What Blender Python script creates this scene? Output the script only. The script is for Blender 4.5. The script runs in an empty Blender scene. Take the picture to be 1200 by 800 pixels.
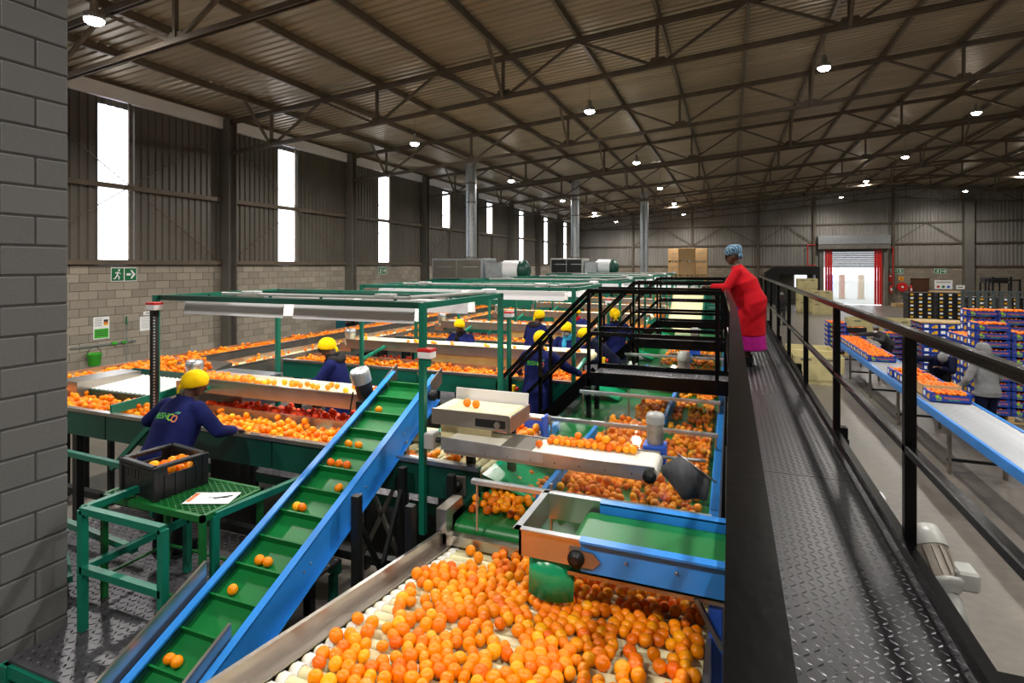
import bpy, bmesh, math, random
import numpy as np
from mathutils import Vector, Matrix, Quaternion
random.seed(7); np.random.seed(7)
SC = bpy.context.scene
COL = SC.collection
R = math.radians

# ---------------------------------------------------------------- camera, world, exposure
CAM_H = 3.2
YAW = 21.5
cam_d = bpy.data.cameras.new('camera'); cam = bpy.data.objects.new('camera', cam_d); COL.objects.link(cam)
cam.location = (0, 0, CAM_H); cam.rotation_euler = (R(90), 0, R(YAW))
cam_d.sensor_width = 36; cam_d.sensor_fit = 'HORIZONTAL'; cam_d.lens = 650/1200*36
cam_d.shift_y = -89/1200; cam_d.clip_start = 0.05; cam_d.clip_end = 300
SC.camera = cam
W = bpy.data.worlds.new('overcast_sky'); SC.world = W; W.use_nodes = True
W.node_tree.nodes['Background'].inputs[0].default_value = (0.93, 0.97, 1.0, 1)
W.node_tree.nodes['Background'].inputs[1].default_value = 3.5
vs = SC.view_settings
vs.view_transform = 'Standard'; vs.look = 'None'; vs.exposure = 0.45; vs.gamma = 1.0; vs.use_curve_mapping = False

LAMP_W = 780          # high-bay lamp
TUBE_W = 4.2           # inspection light over a sorting table

# ---------------------------------------------------------------- helpers
def lin(h):
    h = h.lstrip('#'); c = [int(h[i:i+2], 16)/255 for i in (0, 2, 4)]
    return tuple((x/12.92 if x <= .04045 else ((x+.055)/1.055)**2.4) for x in c) + (1,)

def new_mat(name):
    m = bpy.data.materials.new(name); m.use_nodes = True
    return m, m.node_tree, m.node_tree.nodes['Principled BSDF']

def mat(name, col, rough=.5, metal=0.0, var=.12, scale=6.0, bump=0.0, bscale=None, spec=.5, emit=None, estr=0, stretch=None, coat=0):
    m, nt, b = new_mat(name)
    c = lin(col) if isinstance(col, str) else col
    b.inputs['Roughness'].default_value = rough; b.inputs['Metallic'].default_value = metal
    b.inputs['Specular IOR Level'].default_value = spec
    if coat: b.inputs['Coat Weight'].default_value = coat
    tc = nt.nodes.new('ShaderNodeTexCoord'); mp = nt.nodes.new('ShaderNodeMapping')
    nt.links.new(tc.outputs['Object'], mp.inputs[0])
    if stretch: mp.inputs['Scale'].default_value = stretch
    if var > 0:
        n = nt.nodes.new('ShaderNodeTexNoise'); n.inputs['Scale'].default_value = scale; n.inputs['Detail'].default_value = 5
        nt.links.new(mp.outputs[0], n.inputs['Vector'])
        r = nt.nodes.new('ShaderNodeValToRGB'); r.color_ramp.elements[0].position = .3; r.color_ramp.elements[1].position = .7
        r.color_ramp.elements[0].color = tuple(x*(1-var) for x in c[:3]) + (1,)
        r.color_ramp.elements[1].color = tuple(min(1, x*(1+var)) for x in c[:3]) + (1,)
        nt.links.new(n.outputs['Fac'], r.inputs[0]); nt.links.new(r.outputs[0], b.inputs['Base Color'])
    else:
        b.inputs['Base Color'].default_value = c
    if bump > 0:
        n2 = nt.nodes.new('ShaderNodeTexNoise'); n2.inputs['Scale'].default_value = bscale or scale*6; n2.inputs['Detail'].default_value = 4
        nt.links.new(mp.outputs[0], n2.inputs['Vector'])
        bp = nt.nodes.new('ShaderNodeBump'); bp.inputs['Strength'].default_value = bump; bp.inputs['Distance'].default_value = .01
        nt.links.new(n2.outputs['Fac'], bp.inputs['Height']); nt.links.new(bp.outputs[0], b.inputs['Normal'])
    if emit:
        b.inputs['Emission Color'].default_value = lin(emit); b.inputs['Emission Strength'].default_value = estr
    return m

def rand_mat(name, cols, rough, src, bump=.15, bscale=180, spec=.5, coat=0):
    m, nt, b = new_mat(name)
    if src == 'island':
        g = nt.nodes.new('ShaderNodeNewGeometry'); o = g.outputs['Random Per Island']
    else:
        g = nt.nodes.new('ShaderNodeObjectInfo'); o = g.outputs['Random']
    r = nt.nodes.new('ShaderNodeValToRGB'); els = r.color_ramp.elements
    while len(els) < len(cols): els.new(.5)
    for i, c in enumerate(cols):
        els[i].position = i/(len(cols)-1); els[i].color = lin(c)
    nt.links.new(o, r.inputs[0]); nt.links.new(r.outputs[0], b.inputs['Base Color'])
    b.inputs['Roughness'].default_value = rough; b.inputs['Specular IOR Level'].default_value = spec
    b.inputs['Coat Weight'].default_value = coat; b.inputs['Coat Roughness'].default_value = .15
    if bump:
        tc = nt.nodes.new('ShaderNodeTexCoord'); n = nt.nodes.new('ShaderNodeTexNoise'); n.inputs['Scale'].default_value = bscale
        nt.links.new(tc.outputs['Object'], n.inputs['Vector'])
        bp = nt.nodes.new('ShaderNodeBump'); bp.inputs['Strength'].default_value = bump; bp.inputs['Distance'].default_value = .004
        nt.links.new(n.outputs['Fac'], bp.inputs['Height']); nt.links.new(bp.outputs[0], b.inputs['Normal'])
    return m

M = {}
M['green'] = mat('green_paint', '#0b6a55', .38, 0, .10, 3, .05, 60)
M['teal'] = mat('teal_paint', '#108a6e', .35, 0, .08, 3)  # brighter copy of the green, with the light on it put into the colour
M['dgreen'] = mat('dark_green_paint', '#0a4236', .4, 0, .15, 3)  # darker copy of the green; on the nearest frame it holds painted shade
M['grass'] = mat('grating_green', '#12622a', .4, 0, .12, 8)
M['blue'] = mat('blue_enamel', '#2b86dd', .32, 0, .07, 3, .03, 30)
M['dblue'] = mat('deep_blue_enamel', '#2a5fd0', .35, 0, .1, 5)
M['belt'] = mat('green_belt', '#0c6e32', .35, 0, .10, 4, .05, 40)
M['belt2'] = mat('green_rubber', '#159a68', .25, 0, .12, 9, .2, 14)
M['cream'] = mat('cream_belt', '#efe2b4', .5, 0, .06, 5)
M['tan'] = mat('tan_skirt_board', '#b8995f', .5, 0, .15, 4)  # tan here is orange bounce from the fruit, put into the board colour
M['white_belt'] = mat('white_belt', '#f2efe2', .5, 0, .05, 5)
M['roller'] = mat('cream_roller', '#d6cfa4', .35, 0, .10, 12)
M['roller_w'] = mat('white_roller', '#e8e8e2', .35, 0, .06, 12)
M['zinc'] = mat('zinc_roller', '#a9adb2', .36, .75, .08, 10)
M['steel'] = mat('stainless_steel', '#b3aca4', .28, .9, .12, 5, .04, 60)
M['steel_d'] = mat('dull_steel', '#8c8780', .42, .8, .18, 5)
M['galv'] = mat('galvanised_steel', '#b9bec2', .35, .85, .14, 9)
M['white'] = mat('white_sheet', '#e6e6ea', .4, 0, .04, 2)
M['dark'] = mat('dark_steel', '#1b1d1e', .45, .3, .2, 6)
M['black'] = mat('black_paint', '#070708', .22, 0, .3, 8, .05, 50, spec=.2)
M['tread'] = mat('tread_plate', '#1d1d21', .36, .5, .35, 9, .05, 120)
M['tread_l'] = mat('worn_tread', '#4b4b50', .3, .75, .25, 30)
M['tread_g'] = mat('grey_tread', '#58575c', .4, .5, .2, 14)
M['plastic'] = mat('black_plastic', '#19191b', .38, 0, .2, 9, .05, 60)
M['rubber'] = mat('grey_rubber', '#4a4c50', .6, 0, .18, 9, .2, 14)
M['red'] = mat('red_plastic', '#c31d1d', .4, 0, .06, 8)
M['yellow'] = mat('yellow_plastic', '#f0c414', .4, 0, .05, 8)
M['paper'] = mat('paper', '#eef0f0', .7, 0, .03, 8)
M['ink'] = mat('ink', '#2a2b30', .8, 0, .0)
M['grey'] = mat('grey_enamel', '#a5a7a4', .4, .1, .1, 9)
M['mgrey'] = mat('motor_grey', '#9b948a', .42, .25, .16, 14, .05, 60)
M['taupe'] = mat('taupe_sheet', '#6a655c', .5, .2, .1, 3)
M['wood'] = mat('raw_wood', '#c9a871', .65, 0, .2, 4, .1, 30, stretch=(1, 8, 8))
M['bin'] = mat('pale_bin', '#c6bb8a', .55, 0, .1, 3, .05, 40)
M['carton'] = mat('kraft_carton', '#d2ab78', .7, 0, .08, 4)
M['tray'] = mat('blue_print_carton', '#163c9c', .5, 0, .06, 6)
M['kraft_in'] = mat('carton_inside', '#b48a58', .75, 0, .1, 6)
M['lime'] = mat('lime_print', '#8fc91c', .55, 0, .05, 8)
M['oprint'] = mat('orange_print', '#d5703a', .55, 0, .05, 8)
M['yprint'] = mat('fruit_picture', '#e8a51c', .5, 0, .45, 26)
M['gprint'] = mat('green_print', '#3fae2c', .55, 0, .05, 8)
M['gsign'] = mat('sign_green', '#0d6a3c', .45, 0, .04, 8)
M['brown'] = mat('brown_door', '#4c2c1c', .5, 0, .2, 4, stretch=(6, 6, 1))
M['fruit'] = rand_mat('mandarin_peel', ['#f68600', '#fb9c04', '#f07200', '#fdae0c', '#ea6400', '#f89000'], .27, 'object', .15, 170, .38, .0)
M['fruit_s'] = rand_mat('mandarin_peel_bulk', ['#f68600', '#fb9c04', '#f07200', '#fdae0c', '#ea6400', '#f89000'], .3, 'island', .12, 170, .38, .0)
M['fruit_r'] = rand_mat('red_mandarin_peel', ['#ee4408', '#f2560a', '#e63a08', '#f4640c'], .36, 'island', .12, 170, .5, .12)
M['lens'] = mat('lamp_lens', '#ffffff', .3, 0, 0, emit='#fffaf0', estr=60)
M['tube'] = mat('light_tube', '#ffffff', .3, 0, 0, emit='#fff6e6', estr=7)

# --- setting materials
def block_mat(name, col, var):
    m, nt, b = new_mat(name)
    oi = nt.nodes.new('ShaderNodeObjectInfo'); ge = nt.nodes.new('ShaderNodeNewGeometry')
    ad = nt.nodes.new('ShaderNodeMath'); ad.operation = 'ADD'
    nt.links.new(oi.outputs['Random'], ad.inputs[0]); nt.links.new(ge.outputs['Random Per Island'], ad.inputs[1])
    fr = nt.nodes.new('ShaderNodeMath'); fr.operation = 'FRACT'; nt.links.new(ad.outputs[0], fr.inputs[0])
    tc = nt.nodes.new('ShaderNodeTexCoord'); n = nt.nodes.new('ShaderNodeTexNoise'); n.inputs['Scale'].default_value = 22; n.inputs['Detail'].default_value = 6
    nt.links.new(ge.outputs['Position'], n.inputs['Vector'])
    mx = nt.nodes.new('ShaderNodeMath'); mx.operation = 'MULTIPLY_ADD'; mx.inputs[1].default_value = .55
    nt.links.new(fr.outputs[0], mx.inputs[0])
    sc = nt.nodes.new('ShaderNodeMath'); sc.operation = 'MULTIPLY'; sc.inputs[1].default_value = .45; nt.links.new(n.outputs['Fac'], sc.inputs[0])
    nt.links.new(sc.outputs[0], mx.inputs[2])
    r = nt.nodes.new('ShaderNodeValToRGB'); c = lin(col)
    r.color_ramp.elements[0].position = .15; r.color_ramp.elements[1].position = .85
    r.color_ramp.elements[0].color = tuple(x*(1-var) for x in c[:3])+(1,); r.color_ramp.elements[1].color = tuple(x*(1+var) for x in c[:3])+(1,)
    nt.links.new(mx.outputs[0], r.inputs[0]); nt.links.new(r.outputs[0], b.inputs['Base Color'])
    b.inputs['Roughness'].default_value = .85
    v = nt.nodes.new('ShaderNodeTexNoise'); v.inputs['Scale'].default_value = 60; v.inputs['Detail'].default_value = 4
    nt.links.new(ge.outputs['Position'], v.inputs['Vector'])
    bp = nt.nodes.new('ShaderNodeBump'); bp.inputs['Strength'].default_value = .35; bp.inputs['Distance'].default_value = .006
    nt.links.new(v.outputs['Fac'], bp.inputs['Height']); nt.links.new(bp.outputs[0], b.inputs['Normal'])
    return m
M['block'] = block_mat('concrete_block', '#948c7f', .24)
M['pblock'] = block_mat('painted_block', '#626261', .07)
M['mortar'] = mat('mortar', '#6d665b', .9, 0, .15, 8)
M['pmortar'] = mat('painted_mortar', '#454544', .9, 0, .1, 8)
M['clad'] = mat('wall_cladding', '#67625b', .45, .35, .10, .6, stretch=(1, 3, .4))
M['roof'] = mat('roof_sheet', '#9b8d77', .42, .35, .16, .5, stretch=(.3, 4, 1))
M['frame'] = mat('roof_steel', '#62574a', .5, .2, .2, 3)
M['column'] = mat('column_paint', '#6b6760', .55, .1, .12, 2)
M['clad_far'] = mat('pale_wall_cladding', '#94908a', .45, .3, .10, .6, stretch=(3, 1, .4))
M['barrier'] = mat('barrier_grey', '#5d6669', .45, .2, .1, 4)
M['floor'] = None
def floor_mat():
    m, nt, b = new_mat('polished_concrete')
    ge = nt.nodes.new('ShaderNodeNewGeometry')
    n1 = nt.nodes.new('ShaderNodeTexNoise'); n1.inputs['Scale'].default_value = .55; n1.inputs['Detail'].default_value = 8; n1.inputs['Roughness'].default_value = .65
    n2 = nt.nodes.new('ShaderNodeTexNoise'); n2.inputs['Scale'].default_value = 9; n2.inputs['Detail'].default_value = 6
    for n in (n1, n2): nt.links.new(ge.outputs['Position'], n.inputs['Vector'])
    mx = nt.nodes.new('ShaderNodeMath'); mx.operation = 'MULTIPLY_ADD'; mx.inputs[1].default_value = .7
    s = nt.nodes.new('ShaderNodeMath'); s.operation = 'MULTIPLY'; s.inputs[1].default_value = .3
    nt.links.new(n2.outputs['Fac'], s.inputs[0]); nt.links.new(n1.outputs['Fac'], mx.inputs[0]); nt.links.new(s.outputs[0], mx.inputs[2])
    r = nt.nodes.new('ShaderNodeValToRGB'); r.color_ramp.elements[0].position = .32; r.color_ramp.elements[1].position = .68
    r.color_ramp.elements[0].color = lin('#55504a'); r.color_ramp.elements[1].color = lin('#7e786f')
    nt.links.new(mx.outputs[0], r.inputs[0]); nt.links.new(r.outputs[0], b.inputs['Base Color'])
    rr = nt.nodes.new('ShaderNodeMapRange'); rr.inputs['To Min'].default_value = .22; rr.inputs['To Max'].default_value = .5
    nt.links.new(n1.outputs['Fac'], rr.inputs['Value']); nt.links.new(rr.outputs[0], b.inputs['Roughness'])
    return m
M['floor'] = floor_mat()
def brick_mat():
    m, nt, b = new_mat('distant_blockwork')
    tc = nt.nodes.new('ShaderNodeTexCoord'); mp = nt.nodes.new('ShaderNodeMapping'); mp.inputs['Rotation'].default_value = (R(90), 0, 0)
    nt.links.new(tc.outputs['Object'], mp.inputs[0])
    br = nt.nodes.new('ShaderNodeTexBrick'); br.inputs['Scale'].default_value = 1; br.inputs['Brick Width'].default_value = .4; br.inputs['Row Height'].default_value = .2
    br.inputs['Mortar Size'].default_value = .008; br.inputs['Color1'].default_value = lin('#8d8374'); br.inputs['Color2'].default_value = lin('#7c7365'); br.inputs['Mortar'].default_value = lin('#57514a')
    nt.links.new(mp.outputs[0], br.inputs['Vector']); nt.links.new(br.outputs[0], b.inputs['Base Color']); b.inputs['Roughness'].default_value = .85
    return m
M['brickfar'] = brick_mat()
def light_sheet(name, strength, col='#f4f8ff'):
    return mat(name, '#e8eef4', .5, 0, 0, emit=col, estr=strength)
M['rooflight'] = light_sheet('translucent_sheeting', 2.6)
def glass_mat(name, tint, refl=.12, opac=.08):
    m = bpy.data.materials.new(name); m.use_nodes = True; nt = m.node_tree; nt.nodes.clear()
    out = nt.nodes.new('ShaderNodeOutputMaterial'); t = nt.nodes.new('ShaderNodeBsdfTransparent'); t.inputs[0].default_value = tint
    g = nt.nodes.new('ShaderNodeBsdfGlossy'); g.inputs['Roughness'].default_value = .06
    d = nt.nodes.new('ShaderNodeBsdfDiffuse'); d.inputs[0].default_value = (.75, .78, .76, 1)
    m1 = nt.nodes.new('ShaderNodeMixShader'); m1.inputs[0].default_value = opac
    fr = nt.nodes.new('ShaderNodeFresnel'); fr.inputs[0].default_value = 1.45
    ml = nt.nodes.new('ShaderNodeMath'); ml.operation = 'MULTIPLY'; ml.inputs[1].default_value = refl*8
    ml.use_clamp = True; nt.links.new(fr.outputs[0], ml.inputs[0])
    m2 = nt.nodes.new('ShaderNodeMixShader')
    nt.links.new(t.outputs[0], m1.inputs[1]); nt.links.new(d.outputs[0], m1.inputs[2])
    nt.links.new(ml.outputs[0], m2.inputs[0]); nt.links.new(m1.outputs[0], m2.inputs[1]); nt.links.new(g.outputs[0], m2.inputs[2])
    nt.links.new(m2.outputs[0], out.inputs[0])
    return m
M['glass'] = glass_mat('acrylic_guard', (.97, .99, .98, 1), .03, .0)
M['strip'] = glass_mat('pvc_strip', (.95, .97, 1, 1), .05, .45)

class MB:
    """collects geometry; build() links it as one mesh object"""
    def __init__(s): s.v = []; s.f = []; s.m = []; s.sm = []; s.mi = 0; s.smooth = False
    def add(s, vs, fs, smooth=None):
        o = len(s.v); s.v += [tuple(p) for p in vs]
        for f in fs: s.f.append([i+o for i in f]); s.m.append(s.mi); s.sm.append(s.smooth if smooth is None else smooth)
        return s
    def box(s, x0, x1, y0, y1, z0, z1):
        return s.add([(x0,y0,z0),(x1,y0,z0),(x1,y1,z0),(x0,y1,z0),(x0,y0,z1),(x1,y0,z1),(x1,y1,z1),(x0,y1,z1)],
                     [(0,3,2,1),(4,5,6,7),(0,1,5,4),(1,2,6,5),(2,3,7,6),(3,0,4,7)])
    def bbox(s, x0, x1, y0, y1, z0, z1, c):
        "box with chamfered edges"
        vs = []; 
        for z, zc in ((z0, z0), (z1, z1)): pass
        P = []
        for sx, x in ((1, x0), (-1, x1)):
            for sy, y in ((1, y0), (-1, y1)):
                for sz, z in ((1, z0), (-1, z1)):
                    P.append(((x, y+sy*c, z+sz*c), (x+sx*c, y, z+sz*c), (x+sx*c, y+sy*c, z)))
        vs = [p for t in P for p in t]
        i = lambda a, b, d, k: (a*4+b*2+d)*3+k
        fs = []
        fs += [(i(0,0,0,0), i(0,0,1,0), i(0,1,1,0), i(0,1,0,0)), (i(1,0,0,0), i(1,1,0,0), i(1,1,1,0), i(1,0,1,0))]
        fs += [(i(0,0,0,1), i(1,0,0,1), i(1,0,1,1), i(0,0,1,1)), (i(0,1,0,1), i(0,1,1,1), i(1,1,1,1), i(1,1,0,1))]
        fs += [(i(0,0,0,2), i(0,1,0,2), i(1,1,0,2), i(1,0,0,2)), (i(0,0,1,2), i(1,0,1,2), i(1,1,1,2), i(0,1,1,2))]
        for a in (0, 1):
            for b in (0, 1):
                fs.append((i(a,b,0,0), i(a,b,1,0), i(a,b,1,1), i(a,b,0,1)))
                fs.append((i(a,0,b,0), i(a,1,b,0), i(a,1,b,2), i(a,0,b,2)))
                fs.append((i(0,a,b,1), i(1,a,b,1), i(1,a,b,2), i(0,a,b,2)))
                for d in (0, 1): fs.append((i(a,b,d,0), i(a,b,d,1), i(a,b,d,2)))
        return s.add(vs, fs)
    def bar(s, p0, p1, w, h=None, up=(0,0,1)):
        h = h or w; p0 = Vector(p0); p1 = Vector(p1); d = (p1-p0).normalized(); up = Vector(up)
        if abs(d.dot(up)) > .98: up = Vector((0, 1, 0)) if abs(d.y) < .9 else Vector((1, 0, 0))
        a = d.cross(up).normalized(); b = a.cross(d).normalized()
        vs = [p + a*sx*w/2 + b*sy*h/2 for p in (p0, p1) for sx, sy in ((-1,-1),(1,-1),(1,1),(-1,1))]
        return s.add(vs, [(0,1,2,3),(7,6,5,4),(0,4,5,1),(1,5,6,2),(2,6,7,3),(3,7,4,0)])
    def tube(s, p0, p1, r, n=10, r1=None, caps=True):
        p0 = Vector(p0); p1 = Vector(p1); d = (p1-p0).normalized(); r1 = r if r1 is None else r1
        up = Vector((0,0,1)) if abs(d.z) < .95 else Vector((1,0,0))
        a = d.cross(up).normalized(); b = a.cross(d)
        vs = []
        for p, rr in ((p0, r), (p1, r1)):
            for k in range(n):
                t = 2*math.pi*k/n; vs.append(p + (a*math.cos(t)+b*math.sin(t))*rr)
        s.add(vs, [(k, (k+1)%n, n+(k+1)%n, n+k) for k in range(n)], True)
        if caps: s.add(vs[:n], [tuple(range(n))][::-1], False); s.add(vs[n:], [tuple(range(n))[::-1]], False)
        return s
    def path(s, pts, r, n=8):
        for a, b in zip(pts[:-1], pts[1:]): s.tube(a, b, r, n)
        for p in pts[1:-1]: s.ball(p, r*1.0, 8, 5)
        return s
    def ball(s, c, r, n=12, k=8):
        rx, ry, rz = (r, r, r) if isinstance(r, (int, float)) else r
        vs = [(c[0], c[1], c[2]-rz)]
        for i in range(1, k):
            t = math.pi*i/k
            for j in range(n):
                p = 2*math.pi*j/n; vs.append((c[0]+rx*math.sin(t)*math.cos(p), c[1]+ry*math.sin(t)*math.sin(p), c[2]-rz*math.cos(t)))
        vs.append((c[0], c[1], c[2]+rz)); L = len(vs)-1
        fs = [(0, 1+(j+1)%n, 1+j) for j in range(n)]
        for i in range(k-2):
            for j in range(n): fs.append((1+i*n+j, 1+i*n+(j+1)%n, 1+(i+1)*n+(j+1)%n, 1+(i+1)*n+j))
        fs += [(L, 1+(k-2)*n+j, 1+(k-2)*n+(j+1)%n) for j in range(n)]
        return s.add(vs, fs, True)
    def lathe(s, prof, c=(0,0,0), axis=(0,0,1), n=20, smooth=True):
        "prof: list of (r, h) along axis from c"
        ax = Vector(axis).normalized(); up = Vector((0,0,1)) if abs(ax.z) < .95 else Vector((1,0,0))
        a = ax.cross(up).normalized(); b = ax.cross(a); c = Vector(c); vs = []
        for r, h in prof:
            for k in range(n):
                t = 2*math.pi*k/n; vs.append(c + ax*h + (a*math.cos(t)+b*math.sin(t))*r)
        fs = [(i*n+k, i*n+(k+1)%n, (i+1)*n+(k+1)%n, (i+1)*n+k) for i in range(len(prof)-1) for k in range(n)]
        s.add(vs, fs, smooth)
        s.add(vs[:n], [tuple(range(n))[::-1]], False); s.add(vs[-n:], [tuple(range(n))], False)
        return s
    def prism(s, poly, axis, a0, a1):
        "poly in the plane normal to axis (x: (y,z); y: (x,z); z: (x,y))"
        def P(p, a): return {'x': (a, p[0], p[1]), 'y': (p[0], a, p[1]), 'z': (p[0], p[1], a)}[axis]
        n = len(poly); vs = [P(p, a0) for p in poly] + [P(p, a1) for p in poly]
        return s.add(vs, [tuple(range(n)), tuple(range(n, 2*n))[::-1]] + [(k, n+k, n+(k+1)%n, (k+1)%n) for k in range(n)])
    def quad(s, a, b, c, d): return s.add([a, b, c, d], [(0,1,2,3)])
    def mat(s, i): s.mi = i; return s
    def xform(s, mtx):
        s.v = [tuple(mtx @ Vector(p)) for p in s.v]; return s
    def mesh(s, name, mats, origin=(0,0,0)):
        me = bpy.data.meshes.new(name); o = Vector(origin)
        me.from_pydata([(p[0]-o.x, p[1]-o.y, p[2]-o.z) for p in s.v], [], s.f)
        for m in (mats if isinstance(mats, (list, tuple)) else [mats]): me.materials.append(m)
        me.polygons.foreach_set('material_index', s.m); me.polygons.foreach_set('use_smooth', s.sm)
        bm = bmesh.new(); bm.from_mesh(me); bmesh.ops.recalc_face_normals(bm, faces=bm.faces); bm.to_mesh(me); bm.free()
        me.update(); return me
    def build(s, name, mats, parent=None, label=None, cat=None, group=None, kind=None):
        org = parent.matrix_world.translation if parent is not None else Vector((0,0,0))
        if parent is None and s.v:
            a = np.array(s.v); org = Vector(((a[:,0].min()+a[:,0].max())/2, (a[:,1].min()+a[:,1].max())/2, a[:,2].min()))
        elif parent is not None: org = WORG.get(parent.name, Vector((0,0,0)))
        me = s.mesh(name, mats, org)
        o = bpy.data.objects.new(name, me); COL.objects.link(o)
        if parent is not None: o.parent = parent; WORG[o.name] = org
        else: o.location = org; WORG[o.name] = org
        return tag(o, label, cat, group, kind)
WORG = {}     # world origin of every object the builders made
def tag(o, label=None, cat=None, group=None, kind=None):
    if label: o['label'] = label
    if cat: o['category'] = cat
    if group: o['group'] = group
    if kind: o['kind'] = kind
    return o
def thing(name, label, cat, loc=(0,0,0), group=None, kind=None, rotz=0):
    o = bpy.data.objects.new(name, None); o.empty_display_size = .1; COL.objects.link(o); o.location = loc; o.rotation_euler.z = rotz
    WORG[o.name] = Vector(loc)
    return tag(o, label, cat, group, kind)
def put(name, me, loc, parent=None, rot=(0,0,0), scale=None):
    "object sharing mesh data; loc in world coordinates"
    o = bpy.data.objects.new(name, me); COL.objects.link(o); loc = Vector(loc)
    if parent is not None: o.parent = parent; o.location = loc - WORG[parent.name]
    else: o.location = loc
    WORG[o.name] = loc
    o.rotation_euler = rot
    if scale: o.scale = scale
    return o
def copy_tree(root, loc, rotz=0, label=None, parent=None):
    r = root.copy(); COL.objects.link(r); r.parent = parent
    if parent is None:
        r.location = loc; r.rotation_euler = (0, 0, rotz); WORG[r.name] = Vector(loc)
        if label: r['label'] = label
    for ch in root.children: copy_tree(ch, None, 0, None, r)
    return r
ORD = ['first','second','third','fourth','fifth','sixth','seventh','eighth','ninth','tenth','eleventh','twelfth','thirteenth','fourteenth','fifteenth','sixteenth']

_TMP = bpy.data.scenes.new('bake_room')
def bake(o):
    "modifiers and curves to plain mesh, evaluated in an otherwise empty scene"
    _TMP.collection.objects.link(o); _TMP.view_layers[0].update(); dg = _TMP.view_layers[0].depsgraph
    me = bpy.data.meshes.new_from_object(o.evaluated_get(dg)); _TMP.collection.objects.unlink(o)
    return me
def text_mesh(txt, size, extrude=.0015, bold=0.0, align='CENTER'):
    cu = bpy.data.curves.new('lettering', 'FONT'); cu.body = txt; cu.size = size; cu.extrude = extrude; cu.offset = bold; cu.align_x = align; cu.align_y = 'CENTER'
    cu.resolution_u = 3
    o = bpy.data.objects.new('lettering', cu); me = bake(o)
    bpy.data.objects.remove(o); bpy.data.curves.remove(cu)
    return me
def place_text(txt, size, mtx, m, parent, name='lettering', bold=.0, extrude=.001):
    me = text_mesh(txt, size, extrude, bold); me.transform(mtx); me.materials.clear(); me.materials.append(m)
    org = WORG[parent.name]; me.transform(Matrix.Translation(-org))
    o = bpy.data.objects.new(name, me); COL.objects.link(o); o.parent = parent; WORG[o.name] = org
    return o
def txt_mtx(loc, xdir, zdir=(0,0,1)):
    x = Vector(xdir).normalized(); y = Vector(zdir).normalized(); z = x.cross(y)
    return Matrix(((x.x, y.x, z.x, loc[0]), (x.y, y.y, z.y, loc[1]), (x.z, y.z, z.z, loc[2]), (0,0,0,1)))

# fruit --------------------------------------------------------------
def ico(sub):
    bm = bmesh.new(); bmesh.ops.create_icosphere(bm, subdivisions=sub, radius=1)
    v = np.array([p.co[:] for p in bm.verts]); f = np.array([[q.index for q in t.verts] for t in bm.faces]); bm.free()
    v[:, 2] *= .88
    return v, f
ICO = {1: ico(1), 2: ico(2), 3: ico(3)}
def fruit_stuff(name, pts, label, m=None, sub=2, parent=None, kind='stuff'):
    m = m or M['fruit_s']
    v, f = ICO[sub]; n = len(pts); nv = len(v)
    pts = np.array(pts); org = pts[:, :3].mean(0); org[2] = pts[:, 2].min()
    q = np.random.normal(size=(n, 4)); q /= np.linalg.norm(q, axis=1)[:, None]
    w, x, y, z = q.T
    Rm = np.stack([1-2*(y*y+z*z), 2*(x*y-z*w), 2*(x*z+y*w), 2*(x*y+z*w), 1-2*(x*x+z*z), 2*(y*z-x*w), 2*(x*z-y*w), 2*(y*z+x*w), 1-2*(x*x+y*y)], 1).reshape(n, 3, 3)
    V = np.einsum('nij,kj->nki', Rm, v)*pts[:, 3][:, None, None] + (pts[:, :3]-org)[:, None, :]
    F = (f[None] + (np.arange(n)*nv)[:, None, None]).reshape(-1, 3)
    me = bpy.data.meshes.new(name); me.vertices.add(n*nv); me.vertices.foreach_set('co', V.ravel())
    me.loops.add(F.size); me.loops.foreach_set('vertex_index', F.ravel().astype(np.int32))
    me.polygons.add(len(F)); me.polygons.foreach_set('loop_start', np.arange(0, F.size, 3, dtype=np.int32)); me.polygons.foreach_set('loop_total', np.full(len(F), 3, np.int32))
    me.polygons.foreach_set('use_smooth', np.ones(len(F), bool)); me.update(calc_edges=True); me.materials.append(m)
    o = bpy.data.objects.new(name, me); COL.objects.link(o); o.location = org; WORG[o.name] = Vector(org)
    if parent is not None: o.parent = parent; o.location = Vector(org) - WORG[parent.name]
    return tag(o, label, 'fruit' if parent is None else None, None, kind)
def pack(n, x0, x1, y0, y1, d, it=40):
    p = np.random.rand(n, 2)*[x1-x0, y1-y0]+[x0, y0]
    for _ in range(it):
        D = p[:, None]-p[None]; L = np.sqrt((D**2).sum(2))+1e-9
        np.fill_diagonal(L, 9); ov = np.clip(d-L, 0, None)
        p += (D/L[..., None]*ov[..., None]).sum(1)*.35
        p[:, 0] = np.clip(p[:, 0], x0, x1); p[:, 1] = np.clip(p[:, 1], y0, y1)
    return p
def bed(n, x0, x1, y0, y1, z, d=.068, heap=0.0, it=25, zf=None):
    "fruit lying on a belt at height z, some of it in a second layer"
    p = pack(n, x0+d/2, x1-d/2, y0+d/2, y1-d/2, d*.95, it); out = []
    for x, y in p:
        r = d/2*random.uniform(.85, 1.12); zz = z if zf is None else zf(x, y); out.append((x, y, zz+r*.92, r))
    for _ in range(int(n*heap)):
        x, y = p[random.randrange(n)]; r = d/2*random.uniform(.85, 1.1); zz = z if zf is None else zf(x, y)
        out.append((min(max(x+random.uniform(-.03, .03), x0+r), x1-r), min(max(y+random.uniform(-.03, .03), y0+r), y1-r), zz+d*.85+r*.7, r))
    return out
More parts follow.
